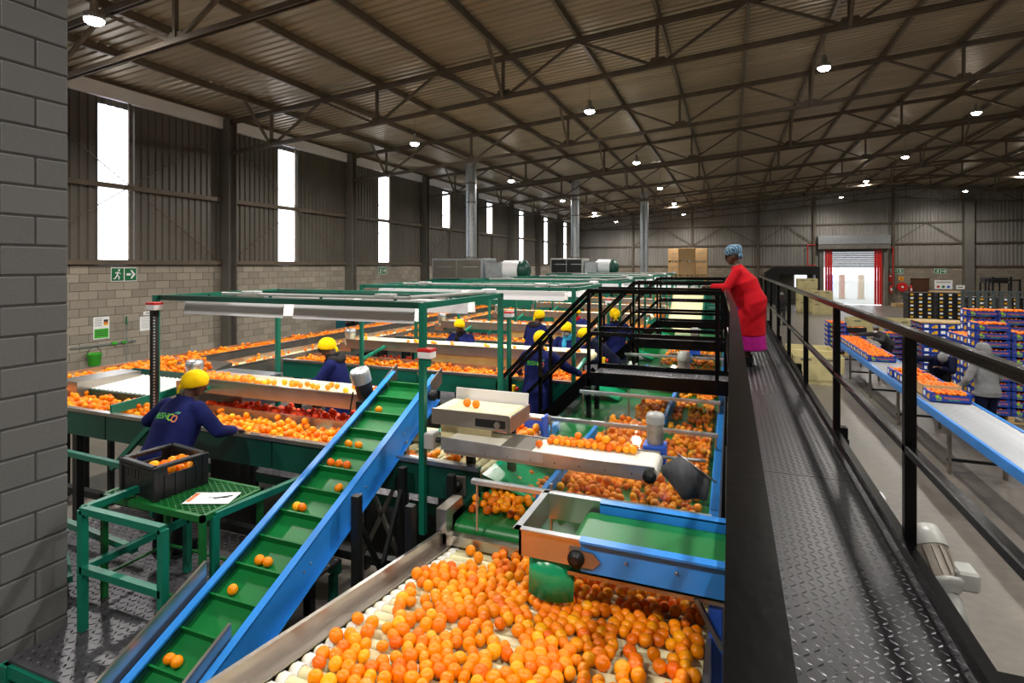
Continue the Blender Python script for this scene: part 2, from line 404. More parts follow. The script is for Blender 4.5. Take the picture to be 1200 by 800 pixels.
def tread_lugs(mb, x0, x1, y0, y1, z, pitch=.036, L=.034, wd=.011, h=.003):
    nx = int((x1-x0)/pitch); ny = int((y1-y0)/pitch)
    for i in range(nx):
        for j in range(ny):
            cx = x0+(i+.5)*(x1-x0)/nx; cy = y0+(j+.5)*(y1-y0)/ny
            a = R(45) if (i+j) % 2 else R(-45); c, s_ = math.cos(a)*L/2, math.sin(a)*L/2; wx, wy = -math.sin(a)*wd/2, math.cos(a)*wd/2
            o = len(mb.v)
            mb.v += [(cx-c, cy-s_, z), (cx+wx, cy+wy, z), (cx+c, cy+s_, z), (cx-wx, cy-wy, z), (cx-c*.55, cy-s_*.55, z+h), (cx+c*.55, cy+s_*.55, z+h)]
            mb.f += [[o, o+3, o+4], [o+3, o+2, o+5, o+4], [o+2, o+1, o+5], [o+1, o, o+4, o+5]]; mb.m += [mb.mi]*4; mb.sm += [False]*4
# ================================================================ STRUCTURE
XL, XR, YB, YF = -13.9, 38.0, -9.0, 52.5
RIDGE = 12.0
TY = [6.5+5.63*k for k in range(-2, 9)]        # roof trusses / columns
def zr(x): return 8.56+.08*x if x <= RIDGE else 8.56+.08*RIDGE-.08*(x-RIDGE)   # underside of purlins
S = 'structure'
fl = MB().box(XL-.3, XR, YB, YF+.3, -.2, 0).build('floor', M['floor'], label='polished grey concrete floor of the packing shed', cat='floor', kind=S)
MB().box(-60, 90, YF+.3, 140, -.2, -.01).build('ground_outside', mat('yard_concrete', '#b9b6ae', .8), label='pale concrete yard outside the far loading door', cat='ground', kind=S)
# roof sheets: ribbed profile along Y, running up the slope
def profile(y0, y1, pitch, depth):
    pts = []; y = y0
    while y < y1-1e-6:
        for a, d in ((0, 0), (.55, 0), (.65, depth), (.9, depth)):
            if y+a*pitch < y1: pts.append((y+a*pitch, d))
        y += pitch
    pts.append((y1, 0)); return pts
ce = thing('ceiling', 'ribbed metal roof sheeting lit a warm brown', 'roof', (0, 20, 8.5), kind=S)
for sx0, sx1 in ((XL-.3, RIDGE), (RIDGE, XR+.2)):
    mb = MB(); pr = profile(YB-.2, YF+.3, .22, .035); n = len(pr)
    vs = [(sx0, y, zr(sx0)+.17+d) for y, d in pr]+[(sx1, y, zr(sx1)+.17+d) for y, d in pr]
    mb.add(vs, [(i, i+1, n+i+1, n+i) for i in range(n-1)])
    mb.box(sx0, sx0+.001, 0, .001, zr(sx0)+.25, zr(sx0)+.251)
    mb.build('roof_sheet', M['roof'], ce)
px = XL+.05; k = 0
while px < XR:
    mb = MB(); z = zr(px); mb.box(px-.035, px+.035, YB, YF, z, z+.16); mb.build('purlin', M['frame'], ce); px += 1.775
for y in [TY[2]+2.8*i for i in range(0, 15)]:                     # thin sag rods between the purlins
    pass
mb = MB().box(RIDGE-.25, RIDGE+.25, YB, YF, zr(RIDGE)+.21, zr(RIDGE)+.24).build('ridge_cap', M['roof'], ce)
# trusses
def truss(y, idx):
    t = thing('roof_truss', f'{ORD[idx]} open steel roof truss counted from the camera end', 'truss', (0, y, 7.5), kind=S)
    zt = lambda x: zr(x)-.07; zb = lambda x: zr(x)-.98
    for nm, zf, s in (('top_chord', zt, .11), ('bottom_chord', zb, .085)):
        for x0, x1 in ((XL+.1, RIDGE), (RIDGE, XR)):
            m = MB(); m.bar((x0, y-.045, zf(x0)), (x1, y-.045, zf(x1)), .02, s); m.bar((x0, y+.045, zf(x0)), (x1, y+.045, zf(x1)), .02, s)
            m.bar((x0, y, zf(x0)+s/2), (x1, y, zf(x1)+s/2), .11, .015); m.build(nm, M['frame'], t)
    x = -12.1; nodes = []
    while x < 30: nodes.append(x); x += 3.55
    for i, x in enumerate(nodes):
        MB().bar((x, y, zb(x)), (x, y, zt(x)), .07, .07, (0, 1, 0)).build('vertical_web', M['frame'], t)
        xm = x+1.775
        if abs(xm-RIDGE) < 2.5 and xm > RIDGE: pass
        MB().bar((x+.05, y, zb(x)), (xm, y, zt(xm)), .06, .06, (0, 1, 0)).build('diagonal_web', M['frame'], t)
        x2 = x+3.55; MB().bar((xm, y, zt(xm)), (x2-.05, y, zb(x2)), .06, .06, (0, 1, 0)).build('diagonal_web', M['frame'], t)
        g = MB(); g.prism([(x-.22, zb(x)), (x+.22, zb(x)), (x+.16, zb(x)+.17), (x-.12, zb(x)+.17)], 'y', y-.012, y+.012); g.build('gusset_plate', M['frame'], t)
        if i % 2 == 0:
            MB().bar((x, y, zb(x)-.04), (x, y-1.0, zr(x)+.08), .06, .06, (1, 0, 0)).build('fly_brace', M['frame'], t)
for i, y in enumerate(TY[1:]): truss(y, i)

# left wall -----------------------------------------------------------
wl = thing('wall_left', 'long side wall of concrete blockwork below ribbed steel cladding', 'wall', (XL, 20, 0), kind=S)
MB().box(XL-.2, XL-.012, YB, YF, 0, 3.19).build('mortar_bed', M['mortar'], wl)
bl = MB(); bl.bbox(-.02, .0, -.195, .195, -.095, .095, .005); bme = bl.mesh('block', M['block'])
hb = []
for c in range(16):
    off = .2*(c % 2)
    for j in range(int((YF-YB)/.4)): hb.append((YB+.2+off+j*.4, .1+c*.2))
def seen_block(b): return b[0] > 7.6 and b[1] > 1.25
near = sorted([b for b in hb if seen_block(b)], key=lambda b: b[0])[:300]; ns = set(near)
for y, z in near: put('block', bme, (XL, y, z), wl)
rest = MB()
for y, z in hb:
    if (y, z) in ns: continue
    rest.add([(XL, y-.193, z-.094), (XL, y+.193, z-.094), (XL, y+.193, z+.094), (XL, y-.193, z+.094), (XL-.013, y-.197, z-.098), (XL-.013, y+.197, z-.098), (XL-.013, y+.197, z+.098), (XL-.013, y-.197, z+.098)],
             [(0,1,2,3), (0,4,5,1), (1,5,6,2), (2,6,7,3), (3,7,4,0)])
rest.build('block_course', M['block'], wl, kind='stuff')
Z1 = 7.2
def clad(y0, y1, z0=3.24, z1=Z1, m='clad', name='cladding_panel', parent=wl, x=XL-.05, **kw):
    pr = profile(y0, y1, .19, .035); n = len(pr); mb = MB()
    mb.add([(x+d, y, z0) for y, d in pr]+[(x+d, y, z1) for y, d in pr], [(i, i+1, n+i+1, n+i) for i in range(n-1)])
    mb.box(x-.03, x-.02, y0, y1, z0, z1)
    return mb.build(name, M[m], parent, **kw)
wn = 0
edge = YB
strips = []
for i, y in enumerate(TY[:-1]):
    c = y+2.5; strips.append((c-.36, c+.36))
for i, (a, b) in enumerate(strips):
    clad(edge, a); edge = b
    wn += 1
    lo = 3.24 if i not in (5, 6) else 5.1
    if a > 3:
        lab = f'{ORD[i-2]} tall backlit translucent wall strip counted from the pillar'
    else: lab = 'backlit translucent wall strip hidden behind the grey pillar' if i == 1 else 'backlit translucent wall strip behind the camera'
    clad(a, b, lo, Z1-.15, 'rooflight', f'window_{wn}', None, XL-.05, label=lab, cat='window', kind=S)
    if lo > 4: clad(a, b, 3.24, lo)
    clad(a, b, Z1-.15, Z1)
clad(edge, YF)
for z in (3.28, 5.12):
    MB().box(XL-.01, XL+.09, YB, YF, z-.06, z+.06).build('girt_rail', M['frame'], wl)
MB().box(XL-.02, XL+.1, YB, YF, Z1, Z1+.33).build('eaves_fascia', M['white'], wl)
MB().box(XL-.25, XL-.1, YB-.2, YF+.2, 3.1, Z1+.5).build('outer_sheet', M['dark'], wl)
for i, (a, b) in enumerate(strips):
    if i < 2: continue
    MB().bar((XL+.06, b-.06, 3.3), (XL+.06, b-.06, Z1), .05, .05, (0, 1, 0)).build('window_post', M['frame'], wl)
    if i in (2, 3, 4, 5):
        y = TY[i]
        MB().tube((XL+.1, y+.3, 3.4), (XL+.1, y+5.3, 6.9), .012, 6).build('brace_rod', M['frame'], wl)
        MB().tube((XL+.1, y+5.3, 3.4), (XL+.1, y+.3, 6.9), .012, 6).build('brace_rod', M['frame'], wl)
for i, y in enumerate(TY[1:]):
    c = thing('column', f'{ORD[i]} grey steel portal column along the blockwork side wall', 'column', (XL+.2, y, 0), kind=S)
    m = MB(); m.box(XL, XL+.34, y-.14, y-.12, 0, 7.5); m.box(XL, XL+.34, y+.12, y+.14, 0, 7.5); m.box(XL+.15, XL+.19, y-.12, y+.12, 0, 7.5)
    m.build('flange', M['column'], c)
    MB().box(XL-.05, XL+.4, y-.2, y+.2, 0, .03).build('base_plate', M['column'], c)

# far wall with loading door ------------------------------------------
wf = thing('wall_far', 'end wall of blockwork and ribbed cladding behind the packing hall', 'wall', (8, YF, 0), kind=S)
DX0, DX1, DH = 7.25, 11.35, 4.5
for x0, x1, z0, z1 in ((XL-.2, DX0, 0, 3.1), (DX1, XR, 0, 3.1)):
    MB().box(x0, x1, YF, YF+.2, z0, z1).build('blockwork', M['brickfar'], wf)
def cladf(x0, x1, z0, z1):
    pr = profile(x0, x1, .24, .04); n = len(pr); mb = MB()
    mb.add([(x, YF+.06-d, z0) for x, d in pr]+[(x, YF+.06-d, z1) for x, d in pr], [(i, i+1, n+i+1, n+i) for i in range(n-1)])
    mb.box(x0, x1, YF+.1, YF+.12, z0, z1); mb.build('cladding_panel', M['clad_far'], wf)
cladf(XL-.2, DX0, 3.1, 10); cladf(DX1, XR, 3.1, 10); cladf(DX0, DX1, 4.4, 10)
for z in (3.15, 4.95, 6.6):
    for x0, x1 in ((XL, 6.7), (11.9, XR)) if z < 6 else ((XL, XR),):
        MB().box(x0, x1, YF-.09, YF+.03, z-.06, z+.06).build('girt_rail', M['frame'], wf)
for x in (-8.5, -3.2, 2.2, 6.5, 12.1, 22.6, 28): MB().box(x-.09, x+.09, YF-.2, YF, 0, zr(x)-.1).build('wind_post', M['frame'], wf)
for a, b in ((-8.5, -3.2), (-3.2, 2.2), (2.2, 6.5), (12.1, 16.6)):
    MB().bar((a, YF-.1, 5), ((a+b)/2, YF-.1, 6.6), .05).build('wind_brace', M['frame'], wf); MB().bar((b, YF-.1, 5), ((a+b)/2, YF-.1, 6.6), .05).build('wind_brace', M['frame'], wf)
co = thing('column', 'broad grey column on the far wall beside the forklift', 'column', (16.9, YF-.3, 0), kind=S)
MB().box(16.6, 17.2, YF-.6, YF, 0, 8.4).build('column_shaft', M['column'], co); MB().box(16.5, 17.3, YF-.7, YF, 0, .04).build('base_plate', M['column'], co)
# roller door
d1 = thing('door_1', 'roller door with red side strips standing open to daylight', 'door', (9.3, YF, 0), kind=S)
m = MB(); m.box(6.75, 11.85, YF-.55, YF-.02, 4.95, 5.65); m.build('shutter_box', M['galv'], d1)
MB().box(6.75, 11.85, YF-.5, YF-.02, 4.55, 4.93).build('shutter_hood', M['steel_d'], d1)
for x in (7.0, 11.6): MB().box(x-.12, x+.12, YF-.2, YF, 0, 4.55).build('door_post', M['column'], d1)
for i in range(12):
    MB().box(DX0, DX1, YF+.0, YF+.05, 3.05+i*.125, 3.165+i*.125).build('shutter_slat', M['rubber'], d1)
for x in (7.3, 10.8):
    for i in range(3): MB().box(x+i*.18, x+i*.18+.17, YF-.12-.02*(i % 2), YF-.1-.02*(i % 2), .05, 4.5).build('red_strip', M['red'], d1)
for i in range(12):
    x = 7.86+i*.245; MB().box(x, x+.26, YF-.1-.015*(i % 2), YF-.095-.015*(i % 2), .05, 3.05).build('clear_strip', M['strip'], d1)
for i, (x, c) in enumerate(((9.0, 'dblue'), (10.0, 'oprint'), (11.6, 'carton'))):
    t = thing('goods_stack', ['blue stack of goods outside the loading door', 'orange stack of goods outside the loading door', 'brown stack of goods outside the loading door'][i], 'goods', (x, YF+9, 0), 'goods waiting in the yard')
    for j in range(4): MB().bbox(x-.2, x+.2, YF+8.6, YF+9.4, .15+j*.55, .67+j*.55, .02).build('carton', M[c], t)
    MB().box(x-.25, x+.25, YF+8.5, YF+9.5, -.0, .13).build('pallet', M['wood'], t)
# dark doorway unit left of the roller door
d2 = thing('door_2', 'dark sheet-steel doorway porch left of the red striped door', 'door', (5, YF-1.5, 0), kind=S)
MB().prism([(2.7, 0), (2.7, 2.6), (3.4, 3.1), (6.6, 3.1), (6.6, 2.5), (3.7, 2.5), (3.7, 0)], 'y', YF-2.6, YF-.02).build('porch_shell', M['dark'], d2)
MB().box(6.3, 6.6, YF-2.6, YF-.02, 0, 2.5).build('porch_post', M['dark'], d2)
MB().box(3.7, 6.3, YF-.5, YF-.45, 0, 2.5).build('door_leaf', M['taupe'], d2)
MB().box(5.0, 5.9, YF-.55, YF-.51, 1.4, 2.4).build('lit_window', light_sheet('window_light', 1.5), d2)
# brown door
d3 = thing('door_3', 'brown wooden door beside the fire hose reel', 'door', (13.9, YF, 0), kind=S)
MB().bbox(13.4, 14.4, YF-.05, YF-.005, 0, 2.1, .01).build('door_leaf', M['brown'], d3)
m = MB(); m.box(13.3, 13.4, YF-.08, YF, 0, 2.2); m.box(14.4, 14.5, YF-.08, YF, 0, 2.2); m.box(13.3, 14.5, YF-.08, YF, 2.1, 2.2); m.build('door_frame', M['brown'], d3)
m = MB(); m.tube((14.3, YF-.09, 1.02), (14.18, YF-.09, 1.02), .012); m.build('handle', M['steel'], d3)
# remaining shell (behind and beside the camera)
MB().box(XL-.2, XR, YB-.2, YB, 0, 9.5).build('wall_back', M['block'], label='plain blockwork wall behind the camera', cat='wall', kind=S)
MB().box(XR, XR+.2, YB, YF, 0, 8.5).build('wall_right', M['clad'], label='plain clad side wall beyond the pallet stacks', cat='wall', kind=S)

# grey painted block pillar in the foreground ---------------------------
pl = thing('pillar', 'grey painted block pillar cutting the edge of the view', 'pillar', (-4.8, 1.9, 0), kind=S)
MB().box(-5.2, -4.378, 1.32, 2.5, 0, 8.5).build('mortar_bed', M['pmortar'], pl)
def pblock(y0, y1, z0):
    m = MB(); m.bbox(-5.21, -4.37, y0+.004, y1-.004, z0+.005, z0+.195, .008)
    return m.build('block', M['pblock'], pl)
for c in range(-1, 42):
    z = .133+c*.2
    if c % 2 == 0: ys = [2.31, 2.51]; segs = [(2.31, 2.51), (1.91, 2.31), (1.51, 1.91), (1.31, 1.51)]
    else: segs = [(2.11, 2.51), (1.71, 2.11), (1.31, 1.71)]
    for a, b in segs: pblock(a, b, max(z, 0.0) if z > 0 else -.06)

# high-bay lamps -----------------------------------------------------
def lamp(x, y, lab):
    z = zr(x)-.75
    t = thing('high_bay_lamp', lab, 'lamp', (x, y, z), 'high-bay lamps under the roof')
    MB().lathe([(.03, .3), (.05, .28), (.06, .12), (.14, .08), (.15, .0), (.14, -.01)], (x, y, z), (0,0,1), 20).build('housing', M['galv'], t)
    MB().lathe([(.138, -.005), (.132, -.04), (.09, -.075), (.03, -.085)], (x, y, z), (0,0,1), 20).build('lens', M['lens'], t)
    MB().tube((x, y, z+.3), (x, y, zr(x)+.17), .006, 6).build('suspension_wire', M['frame'], t)
    d = bpy.data.lights.new('high_bay_light', 'SPOT'); d.spot_size = R(172); d.spot_blend = .7; d.energy = LAMP_W; d.color = (1, .95, .88); d.shadow_soft_size = .16
    o = bpy.data.objects.new('high_bay_light', d); COL.objects.link(o); o.parent = t; o.location = (0, 0, -.13)
ROWN = ['beside the blockwork wall', 'above the sorting tables', 'above the walkway', 'above the pallet stacks']
for r, x in enumerate((-9.3, -3.66, 2.1, 7.83)):
    for j in range(-1, 6):
        y = 6.9+8.3*j if (r, j) != (0, 0) else 5.7
        if r == 2 and j > 1: continue
        lamp(x, y, f'{ORD[j+1]} bright round high-bay lamp in the row {ROWN[r]}')
for j in range(0, 6): lamp(15.5, 6.9+8.3*j, f'{ORD[j]} bright round high-bay lamp beyond the pallet stacks')  # far end lamp of this row is added to brighten the end wall
# ================================================================ WALKWAY
WZ = 1.85
ww = thing('walkway', 'raised black tread-plate walkway with steel handrails', 'walkway', (.4, 8, 0))
yy = -.8; seg = 0
while yy < 17.6:
    y1 = min(yy+2.4, 17.8)
    p = MB().box(.03, .76, yy+.004, y1-.004, WZ-.012, WZ).build('deck_plate', M['tread'], ww)
    if yy < 13:
        l = MB(); tread_lugs(l, .04, .75, yy+.02, y1-.02, WZ, .037 if yy < 5 else .05, .036 if yy < 5 else .048, .012 if yy < 5 else .017)
        l.build('tread_lugs', M['tread_l'], p, kind='stuff')
    yy = y1
MB().box(.755, .80, -.8, 17.8, WZ-.16, WZ+.045).build('edge_channel', M['black'], ww)
MB().box(-.01, .03, -.8, 17.8, WZ-.16, WZ+.05).build('edge_channel', M['black'], ww)
RT = WZ+1.05
m = MB(); m.bbox(.775, .83, -.8, 17.6, RT-.045, RT, .008); m.build('handrail', M['black'], ww)
m = MB(); m.bbox(.78, .825, -.8, 17.6, RT-.608, RT-.563, .006); m.build('mid_rail', M['black'], ww)
for k in range(-1, 8):
    y = 3.2+1.98*k
    if y < 17.7: MB().bbox(.78, .83, y-.025, y+.025, WZ-.15, RT-.045, .004).build('rail_post', M['black'], ww)
m = MB()
pts = [(.02, -.8), (.02, 4.2), (-.02, 6.2), (-.08, 9.5), (-.08, 17.6)]
for a, b in zip(pts[:-1], pts[1:]): m.bar((a[0], a[1], RT-.022), (b[0], b[1]+.005, RT-.022), .05, .045)
m.build('handrail', M['black'], ww)
m = MB()
for a, b in zip(pts[:-1], pts[1:]): m.bar((a[0]-.003, a[1], RT-.585), (b[0]-.003, b[1]+.005, RT-.585), .035, .04)
m.build('mid_rail', M['black'], ww)
for k in range(-1, 9):
    y = 1.6+1.98*k; x = .02 if y < 4.2 else (-.0 if y < 7 else -.06)
    MB().bbox(x-.02, x+.02, y-.025, y+.025, WZ-.15, RT-.04, .004).build('rail_post', M['black'], ww)
for y in (2.55, 6.0, 9.6, 13.2, 16.8):
    b = MB(); b.bbox(.0, 1.02, y-.05, y+.05, WZ-.27, WZ-.165, .006); b.build('cross_bearer', M['black'], ww)
    MB().bbox(.93, 1.03, y-.05, y+.05, 0, WZ-.275, .006).build('support_leg', M['black'], ww)
    MB().bbox(.1, .2, y-.05, y+.05, 0, WZ-.275, .006).build('support_leg', M['black'], ww)

# crossing platforms with stairs -----------------------------------------
XE = -1.6
def crossing(y0, y1, lab, ys):
    t = thing('crossing_platform', lab, 'platform', (-.8, (y0+y1)/2, 0), 'black crossings over the sizing belts')
    p = MB().box(XE, -.015, y0, y1, WZ-.015, WZ).build('deck_plate', M['tread_g'], t)
    l = MB(); tread_lugs(l, XE+.02, -.04, y0+.03, y1-.03, WZ, .05, .048, .016); l.build('tread_lugs', M['tread_l'], p, kind='stuff')
    for y in (y0-.03, y1+.0): MB().box(XE-.03, -.012, y, y+.03, WZ-.1, WZ+.06).build('edge_channel', M['black'], t)
    for y, yst in ((y0-.015, y0-.015), (y1+.015, ys)):
        for z, w in ((RT+.02, .055), (WZ+.55, .045)):
            MB().bbox(XE-.02, -.10, y-w/2, y+w/2, z-w, z, .005).build('handrail' if z > RT-.1 else 'mid_rail', M['black'], t)
        for x in (XE, -.14): MB().bbox(x-.02, x+.02, y-.02, y+.02, WZ-.1, RT-.01, .003).build('rail_post', M['black'], t)
        # stair side: stringer, sloping handrails, lower post
        xb = XE-1.2; zb = .66; y = yst
        MB().bar((XE, y, WZ-.02), (xb, y, zb), .04, .16).build('stringer', M['black'], t)
        MB().bar((XE, y, RT-.005), (xb, y, zb+1.03), .045).build('stair_handrail', M['black'], t)
        MB().bar((XE, y, WZ+.53), (xb, y, zb+.52), .04).build('stair_mid_rail', M['black'], t)
        MB().bar((xb+.0, y, zb-.01), (xb+.0, y, zb+1.03), .04, .04, (0, 1, 0)).build('rail_post', M['black'], t)
        MB().bar((XE-.62, y, WZ-.6), (XE-.62, y, WZ+.42), .04, .04, (0, 1, 0)).build('rail_post', M['black'], t)
        MB().bbox(XE-.03, XE+.03, y-.03, y+.03, .0, WZ-.1, .003).build('support_leg', M['black'], t)
    for i in range(1, 6):
        z = WZ-i*.2; x = XE-i*.2
        MB().box(x-.02, x+.2, y0+.01, ys-.01, z-.03, z).build('stair_tread', M['tread_g'], t)
CY = [6.65, 10.05, 13.5]
crossing(6.62, 7.24, 'black crossing platform and stair nearest the camera', 7.04)
crossing(9.95, 10.55, 'middle of the three black crossing platforms with stair', 10.36)
crossing(13.4, 14.0, 'farthest of the three black crossing platforms with stair', 13.95)

# ================================================================ SORTING TABLES
TZ = 1.6
TAB = [4.0+3.42*k for k in range(6)]
PLATZ = .65
TN = ['nearest', 'second', 'third', 'fourth', 'fifth', 'farthest']
rme = {}
def roller_mesh(L, r, axis, m, n=12):
    key = (round(L, 3), r, axis, m)
    if key not in rme:
        d = {'x': (1,0,0), 'y': (0,1,0)}[axis]; b = MB(); h = Vector(d)*L/2
        b.tube(-h, h, r, n); rme[key] = b.mesh('roller', M[m])
    return rme[key]
def sort_table(k):
    yf = TAB[k]; near = k == 0
    x0 = -9.4 if k == 0 else -7.15; x1 = -1.86
    t = thing('sorting_table', f'{TN[k]} green sorting table with fruit on its roller bed', 'sorting table', ((x0+x1)/2, yf+.4, 0), 'green sorting tables')
    for a, b in ((x0, -6.35), (-6.33, -4.0), (-3.98, x1)) if k == 0 else ((x0, -4.5), (-4.48, x1)):
        MB().box(a, b, yf, yf+.03, TZ-.30, TZ-.035).build('side_panel', M['dgreen' if k == 0 else 'green'], t)  # nearest panel takes the darker green: its shade is put into the colour
    e = MB(); e.box(x0, x1, yf-.02, yf+.05, TZ-.035, TZ); e.build('edge_strip', M['steel'], t)
    MB().box(x0, x1, yf+.56, yf+.58, TZ-.15, TZ+.03).build('divider_strip', M['steel'], t)
    MB().box(x0, x1, yf+.03, yf+.56, TZ-.2, TZ-.16).build('bed_pan', M['steel_d'], t)
    # roller bed: near table shows single rollers at its tail end
    if k == 0:
        x = -3.1
        while x < x1-.03: put('roller', roller_mesh(.5, .032, 'y', 'roller'), (x, yf+.3, TZ-.105), t); x += .085
        xr = -3.12
    else: xr = x1
    rb = MB(); x = x0+.05
    while x < xr: rb.tube((x, yf+.05, TZ-.105), (x, yf+.55, TZ-.105), .032, 8, caps=False); x += .085
    rb.build('roller_bed', M['roller'], t, kind='stuff')
    # lower shelf under the upper belt
    MB().box(x0 if k else -5.9, -2.6 if k == 0 else x1-.2, yf+.58, yf+1.1, TZ-.14, TZ-.1).build('lower_belt', M['cream'], t)
    # upper return belt
    ux0, ux1 = (-5.95, -3.2) if k == 0 else (-6.3, -1.95)
    zb = TZ+.27
    MB().box(ux0, ux1, yf+.62, yf+.99, zb-.012, zb).build('upper_belt', M['cream'], t)
    s1 = MB(); s1.box(ux0, ux1, yf+.6, yf+.62, zb-.12, zb+.035); s1.box(ux0, ux1, yf+.58, yf+.62, zb+.03, zb+.04); s1.build('belt_side_plate', M['steel'], t)
    s2 = MB(); s2.box(ux0, ux1, yf+.99, yf+1.01, zb-.12, zb+.035); s2.build('back_guard', M['white'], t)
    MB().tube((ux0, yf+.62, zb-.045), (ux0, yf+.99, zb-.045), .045, 14).build('end_drum', M['cream'], t)
    MB().tube((ux1, yf+.62, zb-.045), (ux1, yf+.99, zb-.045), .045, 14).build('end_drum', M['cream'], t)
    if k: MB().box(-4.6, ux1-.1, yf+.64, yf+.66, TZ-.02, zb-.12).build('skirt_board', M['tan'], t)
    if k == 0:
        MB().lathe([(.045, 0), (.05, .004), (.05, .03), (.025, .035), (.02, .05)], (-2.05, yf, TZ-.17), (0, -1, 0), 16).build('bearing', M['dark'], t); MB().bbox(-2.13, -1.97, yf-.012, yf, TZ-.25, TZ-.09, .004).build('bearing_plate', M['steel_d'], t)
    for x in np.arange(ux0+.4, ux1, 1.2): MB().box(x-.03, x+.03, yf+.99, yf+1.05, .66, zb).build('belt_stand', M['dark'], t)
    for x in ([-8.6, -6.9, -5.2, -3.6, -2.2] if k == 0 else [-6.9, -5.2, -3.6, -2.1]):
        for y in (yf+.06, yf+.9): MB().bbox(x-.04, x+.04, y-.04, y+.04, 0, TZ-.2, .004).build('leg', M['dark'], t)
    MB().box(x0, x1, yf+.42, yf+.5, .35, .43).build('stretcher', M['dark'], t)
    # motor on the upper belt's left end
    mm = MB(); mm.lathe([(.05, 0), (.09, .02), (.09, .12), (.1, .13), (.1, .2), (.085, .23), (.03, .24)], (ux0-.1, yf+.85, zb-.05), (0,0,1), 16); mm.build('drive_motor', M['galv'], t)
    MB().box(ux0-.22, ux0+.02, yf+.7, yf+1.0, zb-.2, zb-.05).build('motor_bracket', M['steel'], t)
    if k > 0: MB().box(x1, x1+.02, yf+.03, yf+.56, TZ-.2, TZ-.05).build('end_plate', M['green'], t)
    return t
for k in range(6): sort_table(k)
# fruit on the tables
for k in range(6):
    yf = TAB[k]; x0 = -9.2 if k == 0 else -7.1; x1 = -2.95 if k == 0 else -1.95
    n = int((x1-x0)*.5/(.068**2)*.82)
    b = bed(n, x0, x1, yf+.05, yf+.55, TZ-.075, .068, .22, 14 if k else 30)
    if k == 0:
        b += [q for q in bed(26, -2.95, -1.95, yf+.05, yf+.55, TZ-.075, .07)]
    else: b += bed(80, -2.6, -1.92, yf+.05, yf+.55, TZ-.04, .068, .2)
    fruit_stuff('mandarin_layer', b, f'dense layer of mandarins on the {TN[k]} sorting table', sub=2 if k < 2 else 1)
    # sparse fruit on the upper return belt
    ux0, ux1 = (-5.7, -3.3) if k == 0 else (-6.1, -2.1)
    b = [(random.uniform(ux0, ux1), yf+random.uniform(.68, .93), TZ+.27+.032, .033) for _ in range(34 if k == 0 else 22)]
    if k == 0: b += bed(30, -5.85, -5.0, yf+.66, yf+.95, TZ+.27, .068)
    fruit_stuff('loose_mandarins', b, f'few loose mandarins on the upper belt of the {TN[k]} sorting table', sub=2 if k < 2 else 1)
b = bed(200, -5.7, -3.5, TAB[0]+.6, TAB[0]+1.05, TZ-.1, .074, .2)
fruit_stuff('red_mandarin_layer', b, 'deep red mandarins on the shaded lower shelf of the nearest sorting table', M['fruit_r'])
for k in (1, 2):
    b = bed(130, -5.8, -4.4, TAB[k]+.6, TAB[k]+1.0, TZ-.1, .072, .35)
    fruit_stuff('red_mandarin_layer', b, f'deep red mandarins on the lower shelf of the {TN[k]} sorting table', M['fruit_r'], 1)

# feed chute at the left end of the nearest table: white rollers in a green frame
fc = thing('feed_chute', 'white roller feed chute in a green frame at the end of the nearest table', 'chute', (-6.9, 4.8, TZ))
def fcz(y): return TZ+.02+(y-4.62)*.06
MB().bar((-7.75, 4.55, fcz(4.55)+.03), (-7.75, 5.25, fcz(5.25)+.06), .03, .09).build('side_rail', M['green'], fc)
MB().bar((-6.3, 4.55, fcz(4.55)+.03), (-6.3, 5.25, fcz(5.25)+.06), .03, .09).build('side_rail', M['green'], fc)
MB().bar((-7.75, 4.55, fcz(4.55)), (-6.3, 4.55, fcz(4.55)), .04, .07).build('front_rail', M['dgreen'], fc)
MB().bar((-7.75, 5.27, fcz(5.27)+.05), (-6.3, 5.27, fcz(5.27)+.05), .03, .12).build('rear_rail', M['dgreen'], fc)
for i in range(17):
    x = -7.68+i*.082; m = MB(); m.tube((x, 4.57, fcz(4.57)+.01), (x, 5.25, fcz(5.25)+.01), .036, 10); m.build('roller', M['roller_w'], fc)
MB().box(-7.9, -7.5, 4.4, 5.2, TZ-.1, TZ+.16).build('steel_cheek', M['steel'], fc)
for x in (-7.7, -6.4): MB().box(x-.03, x+.03, 4.9, 4.96, 0, TZ).build('leg', M['dark'], fc)
MB().bar((-6.28, 4.02, TZ+.03), (-6.28, 4.6, TZ+.05), .03, .1).build('cross_divider', M['green'], fc)
tb = thing('transfer_box', 'steel transfer box with dark sides beside the silver motor', 'machine box', (-6.0, 5.3, TZ))
MB().bbox(-6.25, -5.4, 4.95, 5.55, TZ-.15, TZ+.2, .01).build('box_body', M['steel'], tb)
MB().box(-6.27, -5.38, 4.93, 5.57, TZ+.2, TZ+.22).build('box_lid', M['galv'], tb)
MB().box(-6.2, -5.5, 5.2, 5.3, 0, TZ-.15).build('leg', M['dark'], tb)
b = bed(110, -8.3, -7.0, 5.4, 6.1, 0, .07, .6, 25, lambda x, y: TZ-.02+(y-5.4)*.22)
fruit_stuff('mandarin_heap', b, 'heap of mandarins sliding down from the side conveyor behind the roller chute')
ts = thing('transfer_slide', 'steel slide carrying mandarins down from the side conveyor', 'slide', (-7.6, 5.7, 0))
MB().prism([(5.3, TZ-.05), (6.2, TZ+.15), (6.2, TZ+.1), (5.3, TZ-.1)], 'x', -8.35, -6.95).build('slide_plate', M['steel'], ts)
for x in (-8.3, -7.0): MB().box(x-.03, x+.03, 5.9, 5.96, 0, TZ+.05).build('leg', M['dark'], ts)

